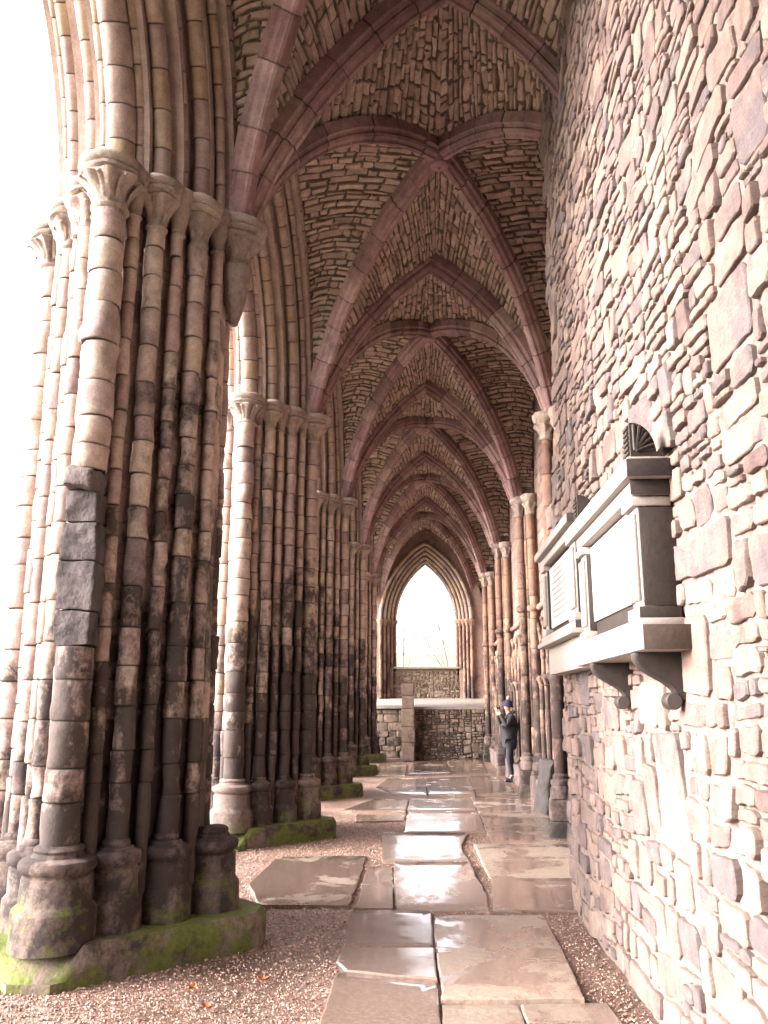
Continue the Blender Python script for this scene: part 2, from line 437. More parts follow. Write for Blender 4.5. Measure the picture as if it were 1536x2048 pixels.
M_brown = stone_mat('monument_dark_stone', [(0.028, 0.022, 0.019), (0.037, 0.03, 0.025)], mottle=.25, bump=.2, bscale=30, rough=.6)
M_brown2 = stone_mat('shelf_end_brown', [(0.054, 0.042, 0.033), (0.072, 0.054, 0.042)], mottle=.3, bump=.2)
M_marble = plain_mat('marble_panel', (.44, .41, .375), .5, .04, 6, .02)
M_letters = plain_mat('cut_letters', (.24, .215, .19), .8, .1, 40)
M_mortar = plain_mat('old_mortar', (.15, .115, .097), .95, .4, 26, .8)
M_dmortar = plain_mat('dark_mortar', (.085, .07, .056), .95, .4, 26, .6)
M_slabtop = stone_mat('ledge_slab', [(0.238, 0.217, 0.189), (0.294, 0.266, 0.231)], bump=.2, rough=.5)

# ------------------------------------------------------------------ key dimensions
XP = -2.15                        # arcade axis
XL, XR = -1.46, 1.72              # where the ribs spring
WL, WR = -1.50, 2.02              # vault edge over the arcade, face of the aisle wall
Z0 = 5.2                          # springing
ZR = 7.46                          # ridge
BAYS = [-3.2, 1.4, 6.0, 10.6, 15.2, 19.8, 24.4, 29.0]
PIERS = [6.0, 10.6, 15.2, 19.8, 24.4]
CX = .12
ORD = ['first', 'second', 'third', 'fourth', 'fifth', 'sixth', 'seventh']

# ------------------------------------------------------------------ ground
def gravel_mat():
    m = bpy.data.materials.new('pink_gravel'); m.use_nodes = True; t = m.node_tree; L = t.links.new; b = t.nodes['Principled BSDF']
    g = nod(t, 'ShaderNodeNewGeometry')
    v = nod(t, 'ShaderNodeTexVoronoi', i={'Scale': 62}); L(g.outputs['Position'], v.inputs['Vector'])
    v2 = nod(t, 'ShaderNodeTexVoronoi', i={'Scale': 62}, feature='DISTANCE_TO_EDGE'); L(g.outputs['Position'], v2.inputs['Vector'])
    sp = nod(t, 'ShaderNodeSeparateColor'); L(v.outputs['Color'], sp.inputs[0])
    rp = nod(t, 'ShaderNodeValToRGB'); e = rp.color_ramp.elements
    e[0].position = 0; e[0].color = (.08, .055, .048, 1); e[1].position = 1; e[1].color = (.32, .25, .21, 1)
    for p, c in ((.3, (.18, .11, .08)), (.55, (.26, .175, .13)), (.75, (.15, .12, .105)), (.88, (.31, .22, .165))):
        q = e.new(p); q.color = (*c, 1)
    L(sp.outputs[0], rp.inputs[0])
    n = nod(t, 'ShaderNodeTexNoise', i={'Scale': 1.3, 'Detail': 5}); L(g.outputs['Position'], n.inputs['Vector'])
    mr = nod(t, 'ShaderNodeMapRange', i={1: .35, 2: .65, 3: .6, 4: 1.05}); L(n.outputs[0], mr.inputs[0])
    ed = nod(t, 'ShaderNodeMapRange', i={1: 0, 2: .12, 3: .35, 4: 1}); L(v2.outputs[0], ed.inputs[0])
    mu = nod(t, 'ShaderNodeMath', op='MULTIPLY'); L(mr.outputs[0], mu.inputs[0]); L(ed.outputs[0], mu.inputs[1])
    mx = nod(t, 'ShaderNodeVectorMath', operation='SCALE'); mu2 = nod(t, 'ShaderNodeMath', op='MULTIPLY', i={1: 1.3}); L(rp.outputs[0], mx.inputs[0]); L(mu.outputs[0], mu2.inputs[0]); L(mu2.outputs[0], mx.inputs['Scale'])
    L(mx.outputs[0], b.inputs['Base Color'])
    rr = nod(t, 'ShaderNodeMapRange', i={1: .35, 2: .6, 3: .28, 4: .6}); L(n.outputs[0], rr.inputs[0]); L(rr.outputs[0], b.inputs['Roughness']); b.inputs['Specular IOR Level'].default_value = .3
    bp = nod(t, 'ShaderNodeBump', i={'Strength': .8, 'Distance': .012}); L(v2.outputs[0], bp.inputs['Height']); L(bp.outputs[0], b.inputs['Normal'])
    return m
M_grav = gravel_mat()
M_grass = plain_mat('grass_turf', (.19, .20, .10), .9, .4, 1.5, .4)
# terrain to the horizon, rising to hills
xs = np.concatenate([np.linspace(-900, -60, 22), np.linspace(-50, 50, 21), np.linspace(60, 900, 22)])
ys = np.concatenate([np.linspace(-900, -60, 18), np.linspace(-50, 100, 26), np.linspace(115, 1200, 40)])
X, Y = np.meshgrid(xs, ys, indexing='ij')
dist = np.sqrt(X**2+Y**2)
P = np.stack([X.ravel(), Y.ravel(), np.zeros(X.size)], 1)
Z = -.06+np.clip((dist.ravel()-60)/260, 0, 1)**1.2*(22+14*vnoise(P, .006, 3))
Z += np.where(dist.ravel() > 70, 1.5*vnoise(P, .03, 7), 0)
P[:, 2] = Z
mb = MB(); mb.grid(P, len(xs), len(ys)); tag(mb.build('ground', M_grass, smooth=180), 'green open ground outside the ruin', kind='structure')
mb = MB(); xs = np.linspace(-14, 2.6, 40); ys = np.linspace(-3.4, 30, 60); X, Y = np.meshgrid(xs, ys, indexing='ij')
P = np.stack([X.ravel(), Y.ravel(), 0*X.ravel()], 1); P[:, 2] = -.012+.006*vnoise(P, .8, 3); mb.grid(P, 40, 60)
tag(mb.build('gravel_floor', M_grav, smooth=180), 'pinkish gravel floor of the aisle', kind='structure')

# flagstones
SLABS = [[(-0.55, 6.83), (0.02, 6.84), (0.03, 5.87), (-0.53, 5.82)],
[(-0.53, 5.79), (0.03, 5.84), (0.04, 5.21), (-0.2, 5.26), (-0.46, 5.34), (-0.54, 5.51)],
[(-0.52, 5.31), (-0.45, 5.31), (-0.2, 5.23), (0.04, 5.18), (0.05, 4.2), (-0.51, 4.2)],
[(0.05, 6.82), (0.86, 6.83), (0.81, 4.92), (0.08, 4.86)],
[(0.08, 4.83), (0.46, 4.85), (0.45, 4.2), (0.08, 4.2)],
[(0.48, 4.85), (0.92, 4.9), (0.95, 4.2), (0.48, 4.2)],
[(-0.56, 8.62), (-0.33, 8.64), (-0.26, 6.9), (-0.53, 6.91)],
[(-0.31, 8.71), (0.41, 8.76), (0.43, 8.15), (0.47, 7.48), (0.47, 6.91), (-0.23, 6.89)],
[(0.58, 8.06), (1.45, 8.13), (1.4, 6.91), (0.5, 6.9)],
[(0.53, 9.9), (1.56, 9.95), (1.5, 8.17), (0.57, 8.1)],
[(-0.53, 10.8), (0.49, 10.8), (0.4, 10.09), (0.36, 9.72), (0.43, 8.84), (-0.42, 8.8)],
[(-1.0, 9.2), (-1.5, 9.07), (-1.52, 7.74), (-1.3, 7.0), (-0.6, 7.0), (-0.62, 9.22)],
[(-0.25, 14.94), (0.73, 14.99), (0.71, 12.95), (-0.27, 12.9)],
[(-0.25, 12.86), (0.73, 12.9), (0.71, 10.88), (-0.27, 10.85)],
[(0.76, 14.99), (1.78, 15.1), (1.7, 12.33), (0.75, 12.29)],
[(0.75, 12.23), (1.7, 12.28), (1.62, 10.04), (0.73, 10.0)],
[(-1.23, 12.8), (-0.83, 14.5), (-0.29, 14.53), (-0.3, 12.68)],
[(-0.98, 12.56), (-0.3, 12.6), (-0.31, 11.96), (-0.92, 11.84)],
[(-0.57, 15.37), (-0.92, 16.51), (-0.8, 18.51), (-0.04, 18.68), (0.01, 15.25)],
[(0.0, 18.68), (0.91, 19.2), (0.83, 15.14), (0.04, 15.25)],
[(0.93, 19.2), (1.5, 19.1), (1.6, 15.33), (0.86, 15.2)],
[(-0.35, 24.0), (0.58, 24.3), (0.58, 19.9), (-0.36, 19.6)],
[(0.61, 24.3), (1.45, 24.4), (1.45, 19.9), (0.61, 19.9)],
[(-0.44, 19.46), (-0.49, 23.06), (-1.2, 23.02), (-1.17, 19.68)],
[(-.52, 4.1), (.9, 4.1), (.9, 2.6), (-.5, 2.6)], [(-.5, 2.5), (.9, 2.5), (.9, .6), (-.5, .6)], [(-.5, .5), (.9, .5), (.9, -2.), (-.5, -2.)]]
def flag_mat():
    m = bpy.data.materials.new('wet_flagstone'); m.use_nodes = True; t = m.node_tree; L = t.links.new; b = t.nodes['Principled BSDF']
    g = nod(t, 'ShaderNodeNewGeometry'); pos = g.outputs['Position']
    at = nod(t, 'ShaderNodeAttribute', attribute_name='tint'); sp = nod(t, 'ShaderNodeSeparateColor'); L(at.outputs['Color'], sp.inputs[0])
    n1 = nod(t, 'ShaderNodeTexNoise', i={'Scale': 1.7, 'Detail': 7, 'Roughness': .62, 'Distortion': .5}); L(pos, n1.inputs['Vector'])
    n2 = nod(t, 'ShaderNodeTexNoise', i={'Scale': 38, 'Detail': 6, 'Roughness': .8}); L(pos, n2.inputs['Vector'])
    add = nod(t, 'ShaderNodeMath', op='ADD'); L(n1.outputs[0], add.inputs[0])
    wr = nod(t, 'ShaderNodeMapRange', i={1: 0, 2: 1, 3: -.14, 4: .16}); L(sp.outputs[0], wr.inputs[0]); L(wr.outputs[0], add.inputs[1])
    wet = nod(t, 'ShaderNodeMapRange', i={1: .50, 2: .60, 3: 0, 4: 1}); L(add.outputs[0], wet.inputs[0])     # 0 wet, 1 dry
    rp = nod(t, 'ShaderNodeMix', data_type='RGBA'); rp.inputs[6].default_value = (.235, .172, .138, 1); rp.inputs[7].default_value = (.27, .215, .165, 1); L(wet.outputs[0], rp.inputs[0])
    sk = nod(t, 'ShaderNodeMapRange', i={1: .3, 2: .7, 3: .55, 4: 1.35}); L(n2.outputs[0], sk.inputs[0])
    s3 = nod(t, 'ShaderNodeVectorMath', operation='SCALE'); L(rp.outputs[2], s3.inputs[0]); L(sk.outputs[0], s3.inputs['Scale'])
    n5 = nod(t, 'ShaderNodeMapRange', i={1: 0, 2: 1, 3: .8, 4: 1.2}); L(sp.outputs[2], n5.inputs[0])
    s4 = nod(t, 'ShaderNodeVectorMath', operation='SCALE'); L(s3.outputs[0], s4.inputs[0]); L(n5.outputs[0], s4.inputs['Scale'])
    L(s4.outputs[0], b.inputs['Base Color'])
    ro = nod(t, 'ShaderNodeMapRange', i={1: 0, 2: 1, 3: .09, 4: .45}); L(wet.outputs[0], ro.inputs[0]); nr = nod(t, 'ShaderNodeTexNoise', i={'Scale': 5, 'Detail': 6, 'Roughness': .75}); L(pos, nr.inputs['Vector'])
    nm = nod(t, 'ShaderNodeMapRange', i={1: .42, 2: .66, 3: -.02, 4: .10}); L(nr.outputs[0], nm.inputs[0])
    ra = nod(t, 'ShaderNodeMath', op='ADD'); L(ro.outputs[0], ra.inputs[0]); L(nm.outputs[0], ra.inputs[1]); L(ra.outputs[0], b.inputs['Roughness']); L(ra.outputs[0], b.inputs['Coat Roughness'])
    b.inputs['Specular IOR Level'].default_value = .9; b.inputs['Coat Weight'].default_value = 1; b.inputs['Coat Roughness'].default_value = .10
    n3 = nod(t, 'ShaderNodeTexNoise', i={'Scale': 9, 'Detail': 3, 'Roughness': .55}); L(pos, n3.inputs['Vector'])
    ad = nod(t, 'ShaderNodeMath', op='MULTIPLY_ADD'); L(n2.outputs[0], ad.inputs[0]); ad.inputs[1].default_value = .55; L(n3.outputs[0], ad.inputs[2])
    bs = nod(t, 'ShaderNodeMapRange', i={1: 0, 2: 1, 3: .24, 4: .45}); L(wet.outputs[0], bs.inputs[0])
    bp = nod(t, 'ShaderNodeBump', i={'Distance': .03}); L(bs.outputs[0], bp.inputs['Strength']); L(ad.outputs[0], bp.inputs['Height']); L(bp.outputs[0], b.inputs['Normal'])
    return m
M_flag = flag_mat()
mb = MB()
for k, s in enumerate(SLABS):
    p = np.array(s, float); q = []
    for i in range(len(p)):
        a, b_ = p[i], p[(i+1) % len(p)]; n = max(1, int(np.linalg.norm(b_-a)/.12))
        for j in range(n):
            w = a+(b_-a)*j/n
            q.append(w+rng.normal(0, .003 if j else .007, 2)+(w-p.mean(0))/np.linalg.norm(w-p.mean(0))*.012)
    q = np.array(q); n = len(q); c = q.mean(0)
    tz = .012+rng.uniform(0, .014); tx, ty = rng.normal(0, .003), rng.normal(0, .010)
    ext = (q.max(0)-q.min(0)).min()
    rings = [(1, -.05), (1, tz-.008), (1-.02/ext, tz), (.7, tz), (.35, tz)]
    V = []
    for sc, z in rings:
        w = c+(q-c)*sc
        V.append(np.stack([w[:, 0], w[:, 1], np.full(n, z)+(w[:, 0]-c[0])*tx+(w[:, 1]-c[1])*ty], 1))
    V.append(np.array([[c[0], c[1], tz]])); V = np.concatenate(V)
    V[2*n:, 2] += .0025*vnoise(V[2*n:], 4, 5)
    F = []
    for r_ in range(4): F += [(r_*n+i, r_*n+(i+1) % n, (r_+1)*n+(i+1) % n, (r_+1)*n+i) for i in range(n)]
    F += [(4*n+i, 4*n+(i+1) % n, 5*n) for i in range(n)]
    dry = {3: .62, 5: .8, 4: .5, 2: .1, 0: .15, 1: .2, 11: .35, 8: .3, 9: .75, 14: .5, 15: .45}.get(k, .12+.25*rng.random())
    mb.add(V, F, (dry, 0, rng.random()))
tag(mb.build('paving_path', M_flag, smooth=30), 'wet stone flags laid down the middle of the aisle', kind='structure')
# loose pebbles
def in_slab(x, y):
    r = np.zeros(len(x), bool)
    for s in SLABS:
        p = np.array(s); c = p.mean(0); p = c+(p-c)*.985
        ins = np.zeros(len(x), bool)
        for i in range(len(p)):
            (x1, y1), (x2, y2) = p[i-1], p[i]
            m = ((y1 > y) != (y2 > y)) & (x < (x2-x1)*(y-y1)/(y2-y1+1e-9)+x1); ins ^= m
        r |= ins
    return r
N_ = 42000
py = 3.6+8.5*rng.random(N_)**1.5; px = rng.uniform(-3.0, 1.6, N_)
k = ~in_slab(px, py) & ~((abs(px-XP)+abs(py-6) < 1.1)) & ~((px > 1.1) & (py < 7)); px, py = px[k], py[k]; n = len(px)
r_ = rng.uniform(.004, .0105, n)
O = np.array([(1, 0, 0), (0, 1, 0), (-1, 0, 0), (0, -1, 0), (0, 0, .75), (0, 0, -.6)], float)
V = O[None]*r_[:, None, None]*rng.uniform(.6, 1.4, (n, 6, 1)); an = rng.uniform(0, 6.28, n)
ca, sa = np.cos(an)[:, None], np.sin(an)[:, None]
V = np.stack([V[..., 0]*ca-V[..., 1]*sa+px[:, None], V[..., 0]*sa+V[..., 1]*ca+py[:, None], V[..., 2]+(-.008+r_*.3)[:, None]], -1).reshape(-1, 3)
fo = [(0, 1, 4), (1, 2, 4), (2, 3, 4), (3, 0, 4), (1, 0, 5), (2, 1, 5), (3, 2, 5), (0, 3, 5)]
F = [tuple(j+6*i for j in f) for i in range(n) for f in fo]
mb = MB(); mb.V = [V]; mb.F = F; mb.T = [np.repeat(np.stack([rng.random(n), 0*r_, rng.random(n)], 1), 6, 0)]; mb.n = len(V)
M_peb = stone_mat('pebble_stone', [(0.082, 0.054, 0.044), (0.273, 0.153, 0.117), (0.191, 0.134, 0.117), (0.382, 0.255, 0.199), (0.464, 0.357, 0.281), (0.273, 0.147, 0.1)], bump=0, rough=.6, spec=.3)
tag(mb.build('gravel', M_peb, smooth=0), 'loose pinkish pebbles over the aisle floor', kind='stuff')
# ------------------------------------------------------------------ clustered piers
COURSE = None
def courses(z0, z1, seg=.25):
    n = int(round((z1-z0)/seg)); w = rng.uniform(.75, 1.25, n); return [z0]+list(z0+np.cumsum(w)/w.sum()*(z1-z0))
MAJ = [(0, -.80, .112), (0, .80, .112), (-.74, 0, .10), (.71, 0, .085)]
for sx in (-1, 1):
    for sy in (-1, 1): MAJ += [(sx*.25, sy*.555, .066), (sx*.485, sy*.30, .064)]
FIL = [(sx*a, sy*b, .046) for sx in (-1, 1) for sy in (-1, 1) for a, b in ((.125, .675), (.37, .43), (.60, .165))]
def diamond(r, c):
    """diamond |x|+|y|<r with the corners cut at c"""
    d = r-c
    return [(c, -d), (c, d), (d, c), (-d, c), (-c, d), (-c, -d), (-d, -c), (d, -c)]
def make_pier(idx, y, seg=18, mid=.06):
    t = empty('clustered_pier', (XP, y, 0), *PIER_L[idx])
    first = idx == 0
    cz = courses(.66, 4.86)
    res = 1 if idx < 2 else .6
    ns = int(seg*res)
    # core
    mb = MB(); prev = None
    poly = diamond(.70, .63)
    for a, b in zip(cz[:-1], cz[1:]):
        pass
    zz = [.2]+cz+[5.1]
    for a, b in zip(zz[:-1], zz[1:]):
        k = 1+rng.normal(0, .006)
        mb.prism([(XP+p[0]*k, y+p[1]*k) for p in poly], 2, a+.002, b-.002, (rng.random(), 0, rng.random()))
    mb.build('pier_core', M_pier, t, smooth=0)
    # plinth slab
    mb = MB()
    for (z0, z1, rr, cc, ch) in ((-.06, .20, 1.19, 1.07, .03),):
        pl = diamond(rr, cc); V = []
        q = []
        for i in range(8):
            a, b = np.array(pl[i]), np.array(pl[(i+1) % 8]); n = 8 if i % 2 else 4
            n = max(2, int(np.linalg.norm(b-a)/.08))
            q += [a+(b-a)*j/n for j in range(n)]
        q = np.array(q); n = len(q)
        cut = np.ones(n)
        for sc, z in ((1, z0), (1.0, z0+.1), (1.0, z1-.05), (.972, z1), (.8, z1+.004), (.3, z1+.004)):
            w = q*sc; V.append(np.stack([w[:, 0]+XP, w[:, 1]+y, np.full(n, z)], 1))
        V = np.concatenate(V)
        nz = .006*vnoise(V, 5, 3)+.004*vnoise(V, 19, 5)
        V[:, 0] += nz; V[:, 1] += .006*vnoise(V, 5, 8)+.004*vnoise(V, 17, 9); V[:, 2] += .004*vnoise(V, 6, 12)
        # broken front corner: the stone slopes away
        f = (V[:, 1] < y-.86) & (V[:, 2] > .05) & (V[:, 0] < XP+.2)
        V[f, 2] -= np.clip((y-.86-V[f, 1])*.75, 0, .15)
        mb.grid(V, 6, n, (rng.random(), 0, rng.random()), wrap=True)
        mb.add(V[-n:], [tuple(range(n))])
    mb.build('plinth', M_base, t, smooth=40)
    # shafts
    for j, (dx, dy, r) in enumerate(MAJ+FIL):
        maj = j < len(MAJ)
        x0, y0 = XP+dx, y+dy
        z_lo = .66
        jz = [z+rng.normal(0, .006) for z in cz]; jz[0] = cz[0] if maj else .19; jz[-1] = cz[-1] if maj else 5.08
        if rng.random() < .4: jz = [jz[0]]+[z+.09 for z in jz[1:-1]]+[jz[-1]]
        parts = [(jz, r)]
        if first and j == 0:
            lo = [z for z in jz if z < 1.80]+[1.86]; hi = [2.98]+[z for z in jz if z > 3.1]
            parts = [(lo, r), (hi, r)]
        if first and j == 3:      # respond shaft is lost below its corbel on the nearest pier
            parts = []
        for jj, rr in parts:
            mb = MB()
            pth, L = line_path((x0, y0, 0), (x0, y0, 6))
            swept(mb, pth, L, circle(rr, ns if maj else max(8, int(ns*.7))), mid=mid if idx == 0 else .12, amp=(.010 if r > .09 else .008) if maj else .006, jit=.0045, fixed=jj, shrink=.010, erode=True)
            mb.build('shaft' if maj else 'angle_roll', M_pier, t, smooth=50)
        if not maj:
            mb = MB(); lathe(mb, x0, y0, [(4.86, r), (4.875, r*1.3), (4.89, r*1.05), (5.0, r*1.4), (5.06, r*2.0), (5.085, r*2.0), (5.12, r*2.6), (5.16, r*2.9), (5.2, r*2.7)], 12, amp=.008)
            mb.build('small_capital', M_cap, t, smooth=50)
            continue
        # base
        k = r/.112; R1 = {0: .205, 1: .205, 2: .19, 3: .165}.get(j, .148)
        mb = MB()
        pr = [(.16, R1*1.17), (.36, R1*1.16), (.372, R1*1.145), (.40, R1*1.0), (.408, R1*.98), (.545, R1*.965), (.552, R1*.90), (.562, R1*.91), (.572, R1*1.0), (.59, R1*1.06), (.61, R1*1.08), (.632, R1*1.05), (.645, R1*.93), (.652, R1*.74),
              (.668, R1*.70), (.675, r*1.22), (.69, r*1.3), (.705, r*1.22), (.715, r*1.0)]
        lathe(mb, x0, y0, pr, max(16, int(26*res)), amp=.005)
        mb.build('shaft_base', M_base, t, smooth=40)
        # capital: bell with stiff leaves, round moulded abacus
        mb = MB(); lv = 8 if r > .09 else 6; kb = 1.0 if r > .09 else 1.22
        lathe(mb, x0, y0, [(4.83, r*1.0), (4.845, r*1.16), (4.86, r*1.18), (4.872, r*1.03), (4.93, r*1.08, .05), (4.99, r*1.28*kb, .10), (5.035, r*1.62*kb, .14), (5.06, r*1.86*kb, .12), (5.075, r*1.75*kb, .03), (5.085, r*1.6*kb)], 40 if idx < 2 else 20, leaf=lv, amp=.008, rot=rng.random()*6)
        if idx < 3:
            a0 = rng.random()*6
            for q in range(lv):
                a = a0+q/lv*6.283
                V = []; 
                for (z, rr, hw) in ((4.90, 1.10, .03), (4.97, 1.32, .04), (5.02, 1.75, .045), (5.035, 2.05, .035), (5.01, 2.15, .02)):
                    for sg in (-1, 0, 1):
                        aa = a+sg*hw/ (r*rr)*.45; d = r*rr+(.006 if sg == 0 else 0)
                        V.append((x0+d*math.cos(aa), y0+d*math.sin(aa), z))
                mb.grid(np.array(V), 5, 3, (rng.random(), 0, .5))
        if first and j == 3:
            lathe(mb, x0, y0, [(4.36, .03), (4.40, .045), (4.55, .085), (4.70, .108), (4.83, .118)], 20)
        cap = mb.build('capital', M_cap, t, smooth=50)
        mb = MB(); ra = r*(1.95 if r > .09 else 2.75)
        lathe(mb, x0, y0, [(5.08, ra*.78), (5.095, ra*.95), (5.115, ra*.97), (5.125, ra*.90), (5.14, ra*1.0), (5.165, ra*1.04), (5.19, ra*1.02), (5.205, ra*.9)], 24 if idx < 2 else 14, amp=.012)
        ab = mb.build('abacus', M_cap, t, smooth=50); ab.parent = cap
    mb = MB(); mb.prism([(XP+p[0], y+p[1]) for p in diamond(.88, .78)], 2, 5.088, 5.198, (.4, 0, .5)); mb.build('abacus_core', M_cap, t, smooth=0)
    if first:
        mb = MB()   # square faced blocks where the front shaft was cut out and patched
        z = 1.86
        for h, w in ((.22, .115), (.30, .12), (.26, .118), (.2, .105)):
            mb.box((XP-w, y-.80-.075, z+.004), (XP+w*.95, y-.60, z+h-.004), (rng.random()*.12, 0, .95), sub=.02, amp=.011, bev=.008); z += h
        o = mb.build('patch_block', M_patch, t, smooth=30); o['label'] = 'dark rough squared blocks filling a broken length of shaft'
        mb = MB(); mb.box((XP-.10, y-.97, z), (XP+.09, y-.7, z+.13), sub=.03, amp=.022, bev=.02); mb.build('broken_shaft_end', M_patch, t, smooth=30)
    return t
M_patch = stone_mat('patch_blocks', [(.10, .085, .085), (.16, .13, .12)], bump=.9, bscale=22, soot=.8, soot_z=(0, 3))
PIER_L = [('nearest clustered stone pier with patched front shaft and mossy base', 'pier'),
          ('second clustered pier from the camera, pale front shafts and mossy footing', 'pier'),
          ('third clustered pier from the camera, sooty shafts over green base', 'pier'),
          ('fourth clustered pier from the camera, narrow and dark', 'pier'),
          ('farthest clustered pier, beside the raised stone ledge', 'pier')]
PIER_L = [(a, b, 'clustered piers of the arcade') for a, b in PIER_L]
for i, y in enumerate(PIERS): make_pier(i, y)

# ------------------------------------------------------------------ arcade arches and wall over them
A_OUT, R_OUT = 2.27, 2.48
def arcade_curve(d, y0, y1, n=22):
    """order at radial offset d inside the outermost one; concentric arcs"""
    Rb = (R_OUT**2+A_OUT**2)/(2*A_OUT); Rr = Rb-d; a = A_OUT-d
    ph = math.acos(max(-1, (Rr-a)/Rr)); t = np.linspace(0, ph, n)
    yc = (y0+y1)/2
    l = [(yc-a+Rr*(1-math.cos(q)), Z0+Rr*math.sin(q)) for q in t]
    r = [(2*yc-p[0], p[1]) for p in l[-2::-1]]
    return l+r
def arch_pts(d, x, y0, y1): return [(x, p[0], p[1]) for p in arcade_curve(d, y0, y1)]
AL = ['moulded arcade arch high over the nearest opening, cut by the top edge', 'moulded arcade arch between the nearest and second piers', 'moulded arcade arch between the second and third piers',
      'moulded arcade arch between the third and fourth piers', 'moulded arcade arch between the fourth and fifth piers', 'moulded arcade arch between the fifth pier and the end wall']
for i, (y0, y1) in enumerate(zip(BAYS[1:-1], BAYS[2:])):
    t = empty('arcade_arch', (XP, (y0+y1)/2, Z0), AL[i], 'arch', 'moulded arches of the arcade')
    near = i < 2
    mb = MB()   # stepped backing
    for sx in (-1, 1):
        pr = [(.70, -.02), (.70, .10), (.56, .10), (.56, .26), (.40, .26), (.40, .44), (.20, .44), (.20, .62), (0, .62)]
        for k, (x, d) in enumerate(pr[:-1]):
            x2, d2 = pr[k+1]
            V = []
            c1 = arcade_curve(d, y0, y1); c2 = arcade_curve(d2, y0, y1)
            for p, q in zip(c1, c2): V += [(XP+sx*x, p[0], p[1]), (XP+sx*x2, q[0], q[1])]
            mb.grid(np.array(V), len(c1), 2, (.3, 0, .5))
    mb.build('arch_soffit', M_arch, t, smooth=0)
    rolls = [(0, .66, .10)]+[(s*x, d, r) for s in (-1, 1) for x, d, r in ((.25, .50, .064), (.485, .26, .062), (.67, .03, .055), (.125, .60, .042), (.37, .38, .042), (.60, .14, .036))]
    for (x, d, r) in rolls:
        mb = MB(); f, L = curve_path(arch_pts(d, XP+x, y0, y1), (1, 0, 0))
        # roll with a fillet on its face
        a = np.arange(16 if near else 10)/(16 if near else 10)*2*math.pi; rr = r*(1+.10*(np.cos(a*3) > .8)); prof = np.stack([rr*np.cos(a), rr*np.sin(a)], 1)
        swept(mb, f, L, prof, seg=.26, mid=.10, amp=.003, jit=.002, shrink=.009, caps=False)
        mb.build('roll_moulding', M_arch, t, smooth=60)
# wall over the arches
mb = MB(); ztop = 9.3
for y0, y1 in zip(BAYS[1:-1], BAYS[2:]):
    c = arcade_curve(.0, y0, y1); c = [(y0, Z0)]+c+[(y1, Z0)]
    for x in (XP-.70, XP+.66):
        V = []
        for p in c: V += [(x, p[0], p[1]), (x, p[0], ztop)]
        mb.grid(np.array(V), len(c), 2, (.4, 0, .5))
    V = []
    for p in c: V += [(XP-.70, p[0], p[1]), (XP+.66, p[0], p[1])]
    mb.grid(np.array(V), len(c), 2, (.4, 0, .5))
mb.box((XP-.72, -3.2, ztop), (XP+.66, 29.6, ztop+.2))
tag(mb.build('arcade_wall', M_end, smooth=0), 'stone wall carried above the arcade arches', 'wall', kind=None)

# ------------------------------------------------------------------ rib vault
RIBP = .9*np.array([(-.115, .10), (-.115, -.015), (-.085, -.03), (-.075, -.055), (-.085, -.075), (-.07, -.105), (-.04, -.118), (-.03, -.128), (-.026, -.15), (0, -.158), (.026, -.15), (.03, -.128), (.04, -.118), (.07, -.105), (.085, -.075), (.075, -.055), (.085, -.03), (.115, -.015), (.115, .10)])
def ell(L, rise, z):      # horizontal run at height z on a diagonal rib
    s = np.clip(z/rise, 0, 1); return L*(1-np.sqrt(1-s*s))
def arc(a, rise, z):
    Rr = (rise*rise+a*a)/(2*a); return Rr-np.sqrt(np.maximum(Rr*Rr-z*z, 0))
RT = ZR-Z0
def rt(y): return RT-.03
def arcg(a, rise, slope, z):
    """run-in at height z of an arc from (0,0) to (a,rise) that reaches the apex with the given slope"""
    ch = math.atan2(rise, a); be = 2*ch-R(slope); c = math.hypot(a, rise); Rr = c/(2*math.sin((be-R(slope))/2))
    x0, y0 = Rr*math.sin(be), -Rr*math.cos(be)
    return x0-np.sqrt(np.maximum(Rr*Rr-(z-y0)**2, 0))
